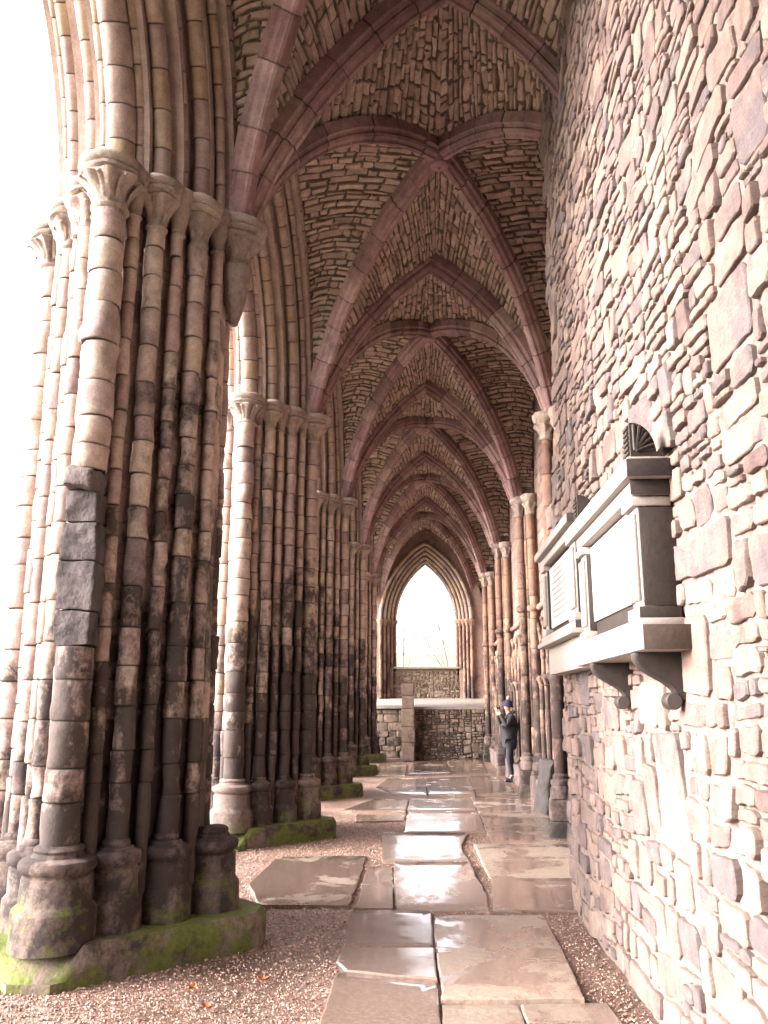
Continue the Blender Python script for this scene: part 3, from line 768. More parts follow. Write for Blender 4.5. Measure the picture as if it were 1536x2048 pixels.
def vault_bay(i, y0, y1, cx, label, near):
    t = empty('vault_bay', (cx, (y0+y1)/2, Z0), label, 'vault', 'rib vault bays of the aisle')
    ym = (y0+y1)/2; lift = .07
    web = MB(); back = MB()
    cells = []
    tt = np.linspace(0, 1, 26)
    zz = np.sin(tt*math.pi/2)
    for (xs, xw, ya) in ((XL, WL, y0), (XL, WL, y1), (XR, WR, y0), (XR, WR, y1)):
        def Dg(t_, xs=xs, ya=ya):
            s = np.sin(t_*math.pi/2); Ld = math.hypot(cx-xs, ym-ya); h = arcg(Ld, RT, 9, RT*s)/Ld
            return np.stack([xs+(cx-xs)*h, ya+(ym-ya)*h, Z0+lift+RT*s], -1)
        sy = 1 if ym > ya else -1
        def Wl(t_, xw=xw, ya=ya, sy=sy):
            s = np.sin(t_*math.pi/2); rise = RT+.14
            return np.stack([np.full_like(t_, xw), ya+sy*(.05+arc(2.25, rise, rise*s)), Z0+lift+rise*s], -1)
        def Tr(t_, xs=xs, ya=ya):
            s = np.sin(t_*math.pi/2); a = abs(cx-xs); q = arcg(a, rt(ya), 34, rt(ya)*s)
            return np.stack([xs+np.sign(cx-xs)*q, np.full_like(t_, ya), Z0+lift+rt(ya)*s], -1)
        for Q in (Wl, Tr):
            cells.append((Dg, Q))
    cen = np.array([cx, ym, 5.6])
    for Dg, Q in cells:
        def S(t_, s_):
            A = Dg(t_); B = Q(t_); P = A+(B-A)*s_[..., None]
            # slight upward bulge of the panel
            P[..., 2] += .10*np.sin(np.pi*s_)*np.sin(np.pi*np.clip(t_, 0, 1)*.8)
            return P
        n1, n2 = 26, 8
        T1, S1 = np.meshgrid(np.linspace(0, 1, n1), np.linspace(0, 1, n2), indexing='ij')
        P = S(T1, S1).reshape(-1, 3); back.grid(P, n1, n2, (.5, 1, .5))
        tq = np.linspace(0, 1, 120); mid = S(tq, np.full(120, .5)); cs = np.concatenate([[0], np.cumsum(np.linalg.norm(np.diff(mid, axis=0), axis=1))]); Lt = cs[-1]
        l = .12; ch = .072 if near else .10
        while l < Lt-.01:
            c = ch*rng.uniform(.6, 1.5); c = min(c, Lt-l)
            if Lt-l-c < .03: c = Lt-l
            ta, tb = np.interp([l, l+c], cs, tq); tm = (ta+tb)/2
            e = S(np.array([tm, tm]), np.array([0., 1.])); wl = np.linalg.norm(e[1]-e[0])
            if wl > .06:
                u = -rng.uniform(0, .2); ln0 = .20 if near else .3
                while u < wl:
                    ln = ln0*rng.uniform(.45, 1.8); a, b = max(0, u), min(wl, u+ln); u += ln
                    if b-a < .035: continue
                    g = .006; gt = g/c*(tb-ta)
                    k = 8
                    uu = np.array([a+g, (a+b)/2, b-g, b-g, b-g, (a+b)/2, a+g, a+g])/wl
                    vv = np.array([ta+gt, ta+gt, ta+gt, tm, tb-gt, tb-gt, tb-gt, tm])
                    uu = uu+rng.normal(0, .009, 8)/wl; vv = vv+rng.normal(0, .11, 8)*(tb-ta)
                    uc, vc = uu.mean(), vv.mean()
                    r1u, r1v = uc+(uu-uc)*.93, vc+(vv-vc)*.88; r2u, r2v = uc+(uu-uc)*.78, vc+(vv-vc)*.62
                    U_ = np.concatenate([uu, r1u, r2u, [uc]]); V_ = np.concatenate([vv, r1v, r2v, [vc]])
                    P = S(V_.clip(0, 1), U_.clip(0, 1))
                    e1 = P[2]-P[0]; e2 = P[5]-P[1]; nn = np.cross(e1, e2); nn /= np.linalg.norm(nn)+1e-9
                    if nn@(cen-P[-1]) < 0: nn = -nn
                    h = rng.uniform(.006, .04); tl = rng.normal(0, .006, 2)
                    H = np.concatenate([np.full(8, -.01), np.full(8, h*.6)*rng.uniform(.7, 1.2, 8), np.full(8, h)*rng.uniform(.8, 1.15, 8), [h*1.02]])
                    P = P+nn*H[:, None]
                    F = [(r*8+q, r*8+(q+1) % 8, (r+1)*8+(q+1) % 8, (r+1)*8+q) for r in (0, 1) for q in range(8)]+[(16+q, 16+(q+1) % 8, 24) for q in range(8)]
                    T = np.tile((rng.random(), 0, rng.random()), (25, 1)); T[:8, 1] = 1; T[8:16, 1] = .15
                    web.add(P, F, T)
            l += c
    o = back.build('vault_backing', M_dmortar, t, smooth=180)
    web.build('vault_web', M_web, t, smooth=40)
    tl = np.linspace(0, 1, 30)
    for (xa, ya, xb, yb) in ((XL, y0, XR, y1), (XL, y1, XR, y0)):
        for (x_, y_) in ((xa, ya), (xb, yb)):
            s = np.sin(tl*math.pi/2); Ld = math.hypot(cx-x_, ym-y_); h = arcg(Ld, RT, 9, RT*s)/Ld
            P = np.stack([x_+(cx-x_)*h, y_+(ym-y_)*h, Z0+RT*s], 1)
            d = np.array([cx-x_, ym-y_, 0]); f, L = curve_path(P, (d[1], -d[0], 0))
            mb = MB(); swept(mb, f, L, RIBP, seg=.42, mid=.14, amp=.004, jit=.004, shrink=.006, caps=False)
            mb.build('diagonal_rib', M_rib, t, smooth=30)
    if i > 0:
        mb = MB()
        for x_ in (XL, XR):
            a = abs(cx-x_); z = rt(y0)*np.sin(tl*math.pi/2)
            P = np.stack([x_+np.sign(cx-x_)*arcg(a, rt(y0), 34, z), np.full(30, y0), Z0+z], 1)
            f, L = curve_path(P, (0, 1, 0)); swept(mb, f, L, RIBP*1.08, seg=.42, mid=.14, amp=.004, jit=.004, shrink=.006, caps=False)
        mb.build('transverse_rib', M_rib, t, smooth=30)
    mb = MB(); lathe(mb, cx, ym, [(ZR-.19, .03), (ZR-.185, .07), (ZR-.17, .10), (ZR-.12, .12), (ZR-.05, .14), (ZR+.1, .14)], 16); lathe(mb, cx, ym, [(ZR-.192, .018), (ZR-.189, .018)], 10, T=(.5, 1, .5), amp=0); mb.build('boss', M_rib, t)
VL = ['nearest rib vault bay, only a strip at the top of the view', 'rib vault bay over the nearest and second piers with a round boss', 'rib vault bay between the second and third piers', 'rib vault bay between the third and fourth piers', 'rib vault bay between the fourth and fifth piers', 'farthest rib vault bay, against the end window']
CXS = [.15, .22, .14, .08, .08, .08]
for i, (y0, y1) in enumerate(zip(BAYS[1:-1], BAYS[2:])):
    vault_bay(i, y0, y1, CXS[i], VL[i], i < 3)
# unseen slab added over the vault to stop skylight leaking in
mb = MB(); mb.box((XP-.6, -3.3, 8.15), (3.0, 29.9, 8.4)); tag(mb.build('vault_light_blocker', M_end, smooth=0), 'stone roof laid over the vaults', kind='structure')

# ------------------------------------------------------------------ aisle wall on the right, with responds and blind arcade
mb = MB()
mb.box((WR+.02, -3.3, -.05), (WR+.9, 29.8, 8.15))
pol = course_polys(29.5-6.2, 8.0, .22, .5)
stones(mb, pol, lambda u, v, h: np.stack([WR+.02-h, 6.2+u, v], 1), hgt=(.004, .012), rough=.3)
wall = tag(mb.build('aisle_wall', M_wall, smooth=40), 'long dark aisle wall with blind arcading beyond the pale rubble', 'wall')
mb = MB(); mb.box((WR-.03, 7.2, 3.12), (WR+.02, 28.9, 3.22)); lathe(mb, 0, 0, [(0, .001), (.001, .001)])
mb2 = MB(); f, L = line_path((WR-.02, 7.2, 3.17), (WR-.02, 28.9, 3.17)); swept(mb2, f, L, circle(.055, 12), seg=.7, mid=.2, amp=.003); mb2.build('string_course', M_resp, wall)
mb2 = MB(); mb2.box((WR-.26, 7.4, -.03), (WR+.01, 28.9, .36), sub=.18, amp=.018, bev=.02); mb2.build('wall_bench', M_rbase, wall, smooth=40)
def colonnette(mb, x, y, z0, z1, r=.042):
    f, L = line_path((x, y, z0+.1), (x, y, z1-.14)); swept(mb, f, L, circle(r, 10), seg=.35, mid=.1, amp=.002, shrink=.004)
    lathe(mb, x, y, [(z0, r*2), (z0+.05, r*1.9), (z0+.07, r*1.5), (z0+.1, r*1.1)], 12)
    lathe(mb, x, y, [(z1-.15, r*1.1), (z1-.135, r*1.3), (z1-.12, r*1.05), (z1-.06, r*1.5, .08), (z1-.03, r*2.1, .08), (z1-.02, r*2.0), (z1, r*2.3), (z1+.03, r*2.2)], 16, leaf=6)
yy = [y for y in np.arange(7.6, 28.6, .62) if min(abs(y-b) for b in BAYS) > .38]
for y in yy:
    mb2 = MB(); colonnette(mb2, WR-.09, y, .36, 1.95); mb2.build('colonnette', M_resp, wall, smooth=50)
    mb2 = MB()
    for s in (-1, 1):   # pointed, interlaced arches
        h, z = arc_half(.62, .95, 12); P = [(WR-.05, y+s*q, 1.98+w) for q, w in zip(h, z)]
        f, L = curve_path(P, (1, 0, 0)); swept(mb2, f, L, circle(.035, 8), seg=.3, mid=.1, amp=.002, shrink=.004, caps=False)
    mb2.build('blind_arch', M_resp, wall, smooth=50)
RL = ['nearest aisle wall respond, rising beside the broken edge of the pale rubble wall', 'second aisle wall respond, paired tall reddish shafts beyond the hanging tablets', 'third aisle wall respond, just behind the person in the dark coat', 'fourth aisle wall respond, slim reddish shafts near the raised ledge', 'farthest aisle wall respond, above the raised ledge']
for i, y in enumerate(PIERS):
    ox = -.15 if i == 1 else 0
    t = empty('wall_respond', (WR-.2+ox, y, 0), RL[i], 'respond', 'shaft clusters on the aisle wall')
    sh = [(WR-.27+ox, y, .078), (WR-.10+ox, y-.21, .075), (WR-.10+ox, y+.21, .07), (WR-.17+ox, y-.11, .035), (WR-.17+ox, y+.11, .035)]
    mb = MB(); mb.prism([(WR+.02, y-.24), (WR-.14+ox, y-.14), (WR-.22+ox, y), (WR-.14+ox, y+.14), (WR+.02, y+.24)], 2, 0, 5.2, (.4, 0, .5)); mb.build('respond_core', M_resp, t, smooth=0)
    for j, (x, yv, r) in enumerate(sh):
        mb = MB(); f, L = line_path((x, yv, .7), (x, yv, 4.85)); swept(mb, f, L, circle(r, 14), seg=.45, mid=.12, amp=.004, shrink=.007)
        if j < 3:
            lathe(mb, x, yv, [(3.10, r*1.05), (3.12, r*1.45), (3.16, r*1.6), (3.2, r*1.45), (3.22, r*1.05)], 16)
        mb.build('shaft', M_resp, t, smooth=50)
        if j < 3:
            mb = MB(); R1 = r*1.75
            lathe(mb, x, yv, [(.44, R1), (.55, R1*.98), (.58, R1*.85), (.6, R1*.95), (.64, R1*.95), (.66, r*1.2), (.69, r*1.3), (.72, r)], 18, amp=.008)
            mb.box((x-R1*1.05, yv-R1*1.02, .2), (x+R1*1.1, yv+R1*1.02, .44), sub=.07, amp=.014, bev=.02)
            mb.box((x-R1*1.2, yv-R1*1.12, -.03), (x+R1*1.1, yv+R1*1.12, .2), sub=.07, amp=.018, bev=.02)
            mb.build('shaft_base', M_rbase, t, smooth=40)
            mb = MB(); lv = 7
            lathe(mb, x, yv, [(4.83, r), (4.845, r*1.2), (4.86, r*1.05), (4.93, r*1.15, .06), (4.99, r*1.4, .13), (5.04, r*1.85, .16), (5.07, r*1.7, .03), (5.085, r*1.9), (5.12, r*2.1), (5.16, r*2.2), (5.2, r*2.1)], 28, leaf=lv, amp=.014)
            mb.build('capital', M_cap, t, smooth=50)

# ------------------------------------------------------------------ near rubble wall
XN = 1.12
def near_edge(z):
    e = 6.85+.10*math.sin(z*5.1)+.06*math.sin(z*13.7+1)
    if 1.85 < z < 3.65: e = 7.35+.25*math.sin(z*2.2)
    elif z <= 1.85: e = 7.0+.08*math.sin(z*6)
    if z > 3.2 and z < 3.8: e = 7.2-(z-3.2)*.6
    return e
mb = MB()
zs = np.arange(-.1, 8.4, .12); prof = [(-3.2, -.1)]+[(near_edge(z)-.05, z) for z in zs]+[(-3.2, zs[-1])]
mb.prism(prof, 0, XN+.03, WR+.05, (.5, 1, .5))
gy = np.arange(1.6, 7.9, .035); gz = np.arange(-.08, 8.4, .035); GY, GZ = np.meshgrid(gy, gz, indexing='ij')
ED = np.array([near_edge(z) for z in gz])
GY = np.minimum(GY, (ED-.03)[None, :]); Q = np.stack([np.full(GY.size, XN), GY.ravel(), GZ.ravel()], 1)
Q[:, 0] += .009-.010*vnoise(Q, 2.2, 3)-.009*vnoise(Q, 14, 4)-.004*vnoise(Q, 40, 6)
mb.grid(Q, len(gy), len(gz), (.5, 0, .5))
mb.build('x', M_mortar).name = 'near_wall_core'
core = bpy.data.objects['near_wall_core']
mb = MB()
Y00 = 1.9
def nsize(u, v): return 1.9 if v < 2.3 else 1.15
pol = snecked(8.0-Y00, 8.3, .034, gap=.005, inside=lambda u, v: Y00+u < near_edge(v)-.06, sizef=nsize)
stones(mb, pol, lambda u, v, h: np.stack([XN-h+.004*np.sin(u*3+v*2), Y00+u, v], 1), hgt=(.003, .019), depth=.03, rough=.3, tilt=.05, flat=True)
# quoins and rough end of the wall
for z in np.arange(0, 8.2, .19):
    e = near_edge(z+.1); hh = .19*rng.uniform(.8, 1)
    mb.box((XN-.012, e-.30+rng.uniform(-.1, .1), z+.006), (XN+.28, e+rng.uniform(-.03, .05), z+hh-.004), sub=.06, amp=.014, bev=.012)
    mb.box((XN+.29, e-.30, z), (WR+.04, e+rng.uniform(-.08, .06), z+hh-.004), sub=.1, amp=.02, bev=.015)
nw = mb.build('rubble_wall', M_rub, smooth=32)
tag(nw, 'tall pale rubble stone wall closing the near side, carrying both tablets', 'wall')
core.parent = nw; core.name = 'mortar_core'

# ------------------------------------------------------------------ memorial tablets on the near wall
def bx(mb, x0, x1, y0, y1, z0, z1, bev=.006, amp=.0015): mb.box((x0, y0, z0), (x1, y1, z1), (rng.random(), 0, .5), bev=bev, amp=amp)
def pilaster(par, y0, y1, xf, z0, z1):
    mb = MB(); bx(mb, xf+.03, XN-.01, y0, y1, z0, z1)
    n = 3; w = (y1-y0)
    for k in range(n):  # reeds between the flutes
        a = y0+w*(k+.2)/n; b = y0+w*(k+.72)/n
        mb.box((xf+.012, a, z0+.03), (xf+.029, b, z1-.03), (.6, 0, .5), bev=.004)
    bx(mb, xf+.005, XN-.01, y0-.012, y1+.012, z0-.05, z0-.001); bx(mb, xf+.005, XN-.01, y0-.012, y1+.012, z1+.001, z1+.045)
    mb.build('pilaster', M_mon, par, smooth=30)
def letters(par, xf, y0, y1, z0, z1, rows):
    mb = MB(); z = z1
    dz = (z1-z0)/rows
    for r in range(rows):
        z = z1-r*dz; y = y1-rng.uniform(0, .12); e = y0+rng.uniform(0, .12)
        while y > e:
            w = rng.uniform(.018, .07)
            mb.prism([(y-w, z-dz*.42), (y, z-dz*.42), (y, z), (y-w, z)], 0, xf-.0015, xf+.004); y -= w+.016
    mb.build('inscription', M_letters, par, smooth=0)
# near tablet
t = empty('wall_tablet', (XN, 4.45, 1.6), 'larger nearer memorial tablet on scrolled brackets with shell corner ornaments', 'memorial tablet', 'memorial tablets on the rubble wall')
ya, yb = 3.72, 5.22; xf = .93
mb = MB(); bx(mb, xf+.075, XN+.005, ya+.05, yb-.05, 1.86, 2.5); mb.build('tablet_backing', M_brown, t, smooth=30)
mb = MB(); bx(mb, xf+.060, xf+.074, ya+.27, yb-.20, 1.98, 2.42); pn = mb.build('inscribed_panel', M_marble, t, smooth=30)
letters(t, xf+.060, ya+.34, yb-.27, 2.04, 2.38, 9)
pilaster(t, ya+.05, ya+.23, xf, 1.93, 2.38); pilaster(t, yb-.19, yb-.04, xf, 1.93, 2.38)
mb = MB(); bx(mb, xf+.01, XN+.005, ya+.03, yb-.03, 2.43, 2.50); bx(mb, xf-.025, XN+.005, ya-.02, yb+.02, 2.501, 2.585); bx(mb, xf-.01, XN+.005, ya, yb, 2.586, 2.60); mb.build('cornice', M_mon, t, smooth=30)
mb = MB(); bx(mb, xf-.0, XN+.005, ya, yb, 1.845, 1.878); bx(mb, xf-.02, XN+.005, ya-.09, yb+.03, 1.735, 1.843, bev=.012); mb.build('shelf', M_mon, t, smooth=30)
def end_sheet(par, x0, y, z0, z1, mat=M_brown):
    mb = MB(); mb.box((x0, y-.007, z0), (XN, y, z1), (.3, 0, .5), bev=.002); mb.build('dark_end_sheet', mat, par, smooth=30)  # thin darker sheet laid over an end that faces the camera
end_sheet(t, xf-.015, ya-.091, 1.737, 1.841, M_brown2); end_sheet(t, xf+.035, ya+.049, 1.935, 2.375); end_sheet(t, xf+.0, ya+.028, 2.43, 2.50); end_sheet(t, xf-.022, ya-.021, 2.503, 2.583); end_sheet(t, xf+.008, ya+.037, 1.88, 1.93)
end_sheet(t, xf+.035, yb-.191, 1.935, 2.375)
def acroterion(par, y, s, x0, z):
    mb = MB(); h, w = .15, XN-x0-.085
    a = np.linspace(0, math.pi/2, 12)
    pts = [(x0+.01, z), (x0+.01, z+h+.012)]+[(x0+.02+w*math.sin(q), z+.012+h*math.cos(q)) for q in a]+[(x0+.045+w, z+.05), (x0+.045+w, z)]
    mb.prism(pts, 1, y, y+s*.12, (.2, 0, .5))
    for q in np.linspace(.10, math.pi/2-.12, 7):    # shell ribs on the end face
        f, L = line_path((x0+.03, y-s*.003, z+.03), (x0+.02+w*.94*math.sin(q), y-s*.003, z+.012+h*.94*math.cos(q))); swept(mb, f, L, circle(.0085, 6), seg=1, amp=0, shrink=.002)
    for k in range(6): mb.box((x0+.002, y+s*.02 if s > 0 else y-.10, z+.02+k*.024), (x0+.012, y+.10 if s > 0 else y-.02, z+.034+k*.024), (.4, 0, .5))
    mb.build('shell_ornament', M_brown, par, smooth=30)
acroterion(t, ya+.01, 1, xf, 2.60); acroterion(t, yb-.01, -1, xf, 2.60)
def console(par, y, ztop, w=.11):
    # S scroll bracket
    mb = MB(); h = .20; pts = []
    u = np.linspace(0, 1, 16)
    xo = XN-.165*(1-u)**1.0-.03*np.sin(u*2*math.pi)*1.0-.025
    zo = ztop-u*h
    pr = [(x, z) for x, z in zip(xo, zo)]+[(XN+.01, ztop-h), (XN+.01, ztop)]
    V = []; n = len(pr)
    for yy_ in (y-w/2, y+w/2): V += [(p[0], yy_, p[1]) for p in pr]
    F = [tuple(range(n)), tuple(range(2*n-1, n-1, -1))]+[(i, i+n, (i+1) % n+n, (i+1) % n) for i in range(n)]
    mb.add(np.array(V), F, (.3, 0, .5))
    for k in (-.34, 0, .34):
        P = [(x-.004, y+k*w, z) for x, z in zip(xo, zo)]
        f, L = curve_path(P, (0, 1, 0)); swept(mb, f, L, circle(.013, 8), seg=2, mid=.02, amp=0, shrink=.002)
    f, L = line_path((XN-.05, y-w*.58, ztop-h-.01), (XN-.05, y+w*.58, ztop-h-.01)); swept(mb, f, L, circle(.036, 14), seg=1, amp=0, shrink=.006)
    mb.build('scroll_bracket', M_brown, par, smooth=40)
console(t, 3.84, 1.733, .08); console(t, 4.80, 1.733, .08)
# far tablet
t = empty('wall_tablet', (XN, 6.2, 1.8), 'smaller farther memorial tablet with plain apron, beyond the bracketed one', 'memorial tablet', 'memorial tablets on the rubble wall')
ya, yb = 5.42, 7.0; xf = .95
mb = MB(); bx(mb, xf+.065, XN+.02, ya+.05, yb-.05, 2.04, 2.6); mb.build('tablet_backing', M_brown, t, smooth=30)
mb = MB(); bx(mb, xf+.050, xf+.064, ya+.30, yb-.24, 2.09, 2.56); mb.build('inscribed_panel', M_marble, t, smooth=30)
letters(t, xf+.050, ya+.38, yb-.32, 2.13, 2.52, 9)
pilaster(t, ya+.06, ya+.26, xf, 2.09, 2.55); pilaster(t, yb-.22, yb-.06, xf, 2.09, 2.55)
mb = MB(); bx(mb, xf+.01, XN+.02, ya+.03, yb-.03, 2.596, 2.66); bx(mb, xf-.03, XN+.02, ya-.02, yb+.02, 2.661, 2.72); mb.build('cornice', M_mon, t, smooth=30)
mb = MB(); bx(mb, xf-.0, XN+.02, ya, yb, 1.985, 2.035); bx(mb, xf-.03, XN+.02, ya-.02, yb+.02, 1.95, 1.984); mb.build('shelf', M_mon, t, smooth=30)
end_sheet(t, xf+.035, ya+.059, 2.04, 2.59); end_sheet(t, xf+.035, yb-.221, 2.04, 2.59); end_sheet(t, xf-.028, ya-.021, 2.663, 2.718); end_sheet(t, xf+.0, ya-.001, 1.955, 2.033)
mb = MB(); bx(mb, xf+.04, XN+.02, ya+.06, yb-.1, 1.74, 1.949); mb.build('apron', M_mon, t, smooth=30)

# ------------------------------------------------------------------ end wall with the open window
YE = 29.0; wc = .06; wa = 1.03; ws = 4.3; wr = 2.05; wz = 2.72
hh, zz_ = arc_half(wa, wr, 16)
def win(d=0):   # outline of the opening grown by d
    a = wa+d; Rr = (wr*wr+wa*wa)/(2*wa)+d; ph = math.acos((Rr-a)/Rr); q = np.linspace(0, ph, 16)
    l = [(wc-a+Rr*(1-math.cos(k)), ws+Rr*math.sin(k)) for k in q]; return l+[(2*wc-p[0], p[1]) for p in l[-2::-1]]
ew = empty('end_wall', (wc, YE, 0), 'end wall of the aisle with tall pointed window open to the sky', 'wall')
mb = MB(); x0, x1, zt = -3.0, WR+.9, 8.4
for yv in (YE+.25, YE+.95):
    c = [(wc-wa, wz)]+win()+[(wc+wa, wz)]
    V = []
    for k, p in enumerate(c):
        xo = x0 if p[0] < wc-1e-4 else (x1 if p[0] > wc+1e-4 else p[0])
        zo = p[1]
        V += [(p[0], yv, p[1]), (xo, yv, zo if abs(p[0]-wc) > 1e-4 else zt)]
    mb.grid(np.array(V), len(c), 2, (.3, 0, .5))
    mb.add([(x0, yv, -.1), (x1, yv, -.1), (x1, yv, wz), (x0, yv, wz)], [(0, 1, 2, 3)], (.3, 0, .5))
    ap = win()[15]
    mb.add([(ap[0], yv, zt), (x0, yv, zt), (x0, yv, win()[15][1]-.6), (wc-.3, yv, win()[13][1])], [(0, 1, 2, 3)], (.3, 0, .5)) if False else None; mb.add([(x0, yv, win()[14][1]), (ap[0], yv, zt), (x0, yv, zt)], [(0, 1, 2)], (.3, 0, .5)); mb.add([(x1, yv, win()[14][1]), (ap[0], yv, zt), (x1, yv, zt)], [(0, 1, 2)], (.3, 0, .5))
c = [(wc-wa, wz)]+win()+[(wc+wa, wz), (wc-wa, wz)]; V = []
for p in c: V += [(p[0], YE+.25, p[1]), (p[0], YE+.95, p[1])]
mb.grid(np.array(V), len(c), 2, (.6, 0, .5))
o_rect = win(.3)
def in_end(u, v):
    x = -1.6+u
    return v < wz-.06
pol = snecked(3.7, 2.62, .024, gap=.008)
stones(mb, pol, lambda u, v, h: np.stack([-1.6+u, YE+.25-h, v], 1), hgt=(.01, .05), rough=.4)
mb.build('wall_face', M_end, ew, smooth=32)
for k, (d, yo, r) in enumerate(((.03, .20, .05), (.13, .10, .06), (.25, .0, .06), (.37, -.10, .06), (.50, -.20, .065))):
    mb = MB(); c = win(d); P = [(p[0], YE+yo, p[1]) for p in c]
    f, L = curve_path(P, (0, 1, 0)); swept(mb, f, L, circle(r, 10), seg=.5, mid=.15, amp=.003, shrink=.006, caps=False)
    mb.build('window_arch_moulding', M_arch, ew, smooth=50)
    for s in (-1, 1):
        mb = MB(); x = wc+s*(wa+d); f, L = line_path((x, YE+yo, 1.5 if k > 1 else wz), (x, YE+yo, ws)); swept(mb, f, L, circle(r*.9, 10), seg=.5, mid=.15, amp=.003, shrink=.006)
        lathe(mb, x, YE+yo, [(ws-.2, r), (ws-.17, r*1.3), (ws-.15, r), (ws-.05, r*1.8), (ws, r*2.1), (ws+.04, r*2)], 12, amp=.01)
        mb.build('jamb_shaft', M_resp, ew, smooth=50)
V = []; mb = MB()
for k, (d, yo) in enumerate(((.0, .25), (.09, .25), (.09, .14), (.2, .14), (.2, .04), (.32, .04), (.32, -.06), (.45, -.06), (.45, -.16), (.95, -.16))): V.append([(wc-wa-d, YE+yo, 0)]+[(p[0], YE+yo, p[1]) for p in win(d)]+[(wc+wa+d, YE+yo, 0)])
V = np.array(V); mb.grid(V.reshape(-1, 3), V.shape[0], V.shape[1], (.4, 0, .5)); mb.build('splayed_reveal', M_wall, ew, smooth=0)
mb = MB(); mb.box((wc-wa-.17, YE+.1, wz-.02), (wc+wa+.17, YE+1.0, wz+.05), sub=.2, amp=.006, bev=.01); mb.build('window_sill', M_slabtop, ew)
# raised ledge with capping slab and standing post
lg = empty('stone_ledge', (.6, 26.5, 0), 'raised rubble ledge with pale capping slab below the end window', 'ledge')
mb = MB(); V = []
mb.add([(-.35, 24.75, -.1), (WR, 24.75, -.1), (WR, 24.75, 1.40), (-.35, 24.75, 1.40), (-.35, 26.1, -.1), (-.35, 26.1, 1.4), (-1.7, 26.1, -.1), (-1.7, 26.1, 1.4)], [(0, 1, 2, 3), (0, 4, 5, 3), (4, 6, 7, 5)], (.5, 1, .5))
pol = snecked(WR+.35, 1.38, .022, gap=.008); stones(mb, pol, lambda u, v, h: np.stack([-.35+u, 24.75-h, v], 1), hgt=(.01, .06), rough=.5, tilt=.12, flat=True)
pol = course_polys(1.25, 1.36, .2, .34); stones(mb, pol, lambda u, v, h: np.stack([-1.65+u, 26.1-h, v], 1), hgt=(.01, .03))
mb.build('ledge_face', M_end, lg, smooth=32)
mb = MB()
def slab(p, z, th):
    n = len(p); V = [(a, b, c-th) for a, b, c in p]+[(a, b, c) for a, b, c in p]
    mb.add(V, [tuple(range(n)), tuple(range(n, 2*n))]+[(i, (i+1) % n, (i+1) % n+n, i+n) for i in range(n)], (rng.random(), 0, .5))
slab([(-.30, 24.70, 1.46), (WR, 24.70, 1.46), (WR, YE+.24, 1.74), (-.30, YE+.24, 1.74)], 0, .07)
slab([(-1.7, 26.0, 1.50), (-.31, 26.0, 1.50), (-.31, YE+.24, 1.74), (-1.7, YE+.24, 1.74)], 0, .09)
mb.build('capping_slab', M_slabtop, lg, smooth=0)
mb = MB(); z = 0
for h in (.5, .42, .48, .36, .34):
    mb.box((-.66+rng.uniform(-.02, .02), 24.32, z+.004), (-.30+rng.uniform(-.02, .02), 24.72, z+h-.004), sub=.07, amp=.014, bev=.02); z += h
tag(mb.build('stone_post', M_end, smooth=35), 'squared stone post standing against the front of the ledge', 'post')
# unseen wall added behind the camera to block light from behind
mb = MB(); mb.box((-3.0, -3.9, -.1), (3.0, -3.2, 9.3)); tag(mb.build('unseen_back_wall', M_end, smooth=0), 'stone wall closing the aisle behind the viewer', kind='structure')
mb = MB(); mb.box((XP-.7, -3.2, -.1), (XP+.7, 1.0, 9.3)); tag(mb.build('west_side_wall', M_end, smooth=0), 'stone wall beside the viewer', kind='structure')

# ------------------------------------------------------------------ stones leaning at the foot of the rubble wall's end
def lean(cx_, cy_, w, h, th, tx, label, rz):
    mb = MB(); mb.box((-th/2, -w/2, 0), (th/2, w/2, h), sub=.05, amp=.024, bev=.03)
    o = mb.build('leaning_slab', M_lean, smooth=35); o.location = (cx_, cy_, -.02); o.rotation_euler = (0, tx, rz); tag(o, label, 'loose stone', 'loose slabs against the wall'); return o
M_lean = stone_mat('grey_slab', [(0.03, 0.028, 0.026), (0.075, 0.062, 0.058), (0.022, 0.021, 0.022)], bump=.9, mottle=.6, bscale=18)
lean(1.62, 12.6, .5, .78, .10, R(9), 'tallest streaky grey slab leaning by the respond bases', R(14))
lean(1.74, 11.1, .42, .62, .12, R(6), 'dark upright slab between the leaning grey one and the wall end', R(4))
lean(1.56, 9.5, .40, .50, .13, R(4), 'smallest squarish slab set against the end of the rubble wall', R(-6))

# ------------------------------------------------------------------ fallen leaves
M_leaf = plain_mat('dead_leaf', (.30, .11, .04), .7, .4, 40)
LS = [(-.92, 5.18, 'curled orange brown leaf lying near the base corner of the nearest pier'), (-1.28, 5.02, 'pale brown dead leaf on gravel before the nearest plinth'), (-1.12, 4.72, 'dark brown dead leaf lying lowest on the gravel')]
for k, (x, y, lb) in enumerate(LS):
    mb = MB(); V = []
    for u in np.linspace(-1, 1, 7):
        w = .022*math.sqrt(max(0, 1-u*u))*(1+.3*math.sin(u*9))
        for s in (-1, 0, 1): V.append((u*.035, s*w, .012*abs(s)+.012*u*u+.003))
    mb.grid(np.array(V), 7, 3); o = mb.build('dead_leaf', M_leaf); o.location = (x, y, .004); o.rotation_euler = (0, 0, k*1.3); tag(o, lb, 'leaf', 'dead leaves on the gravel')

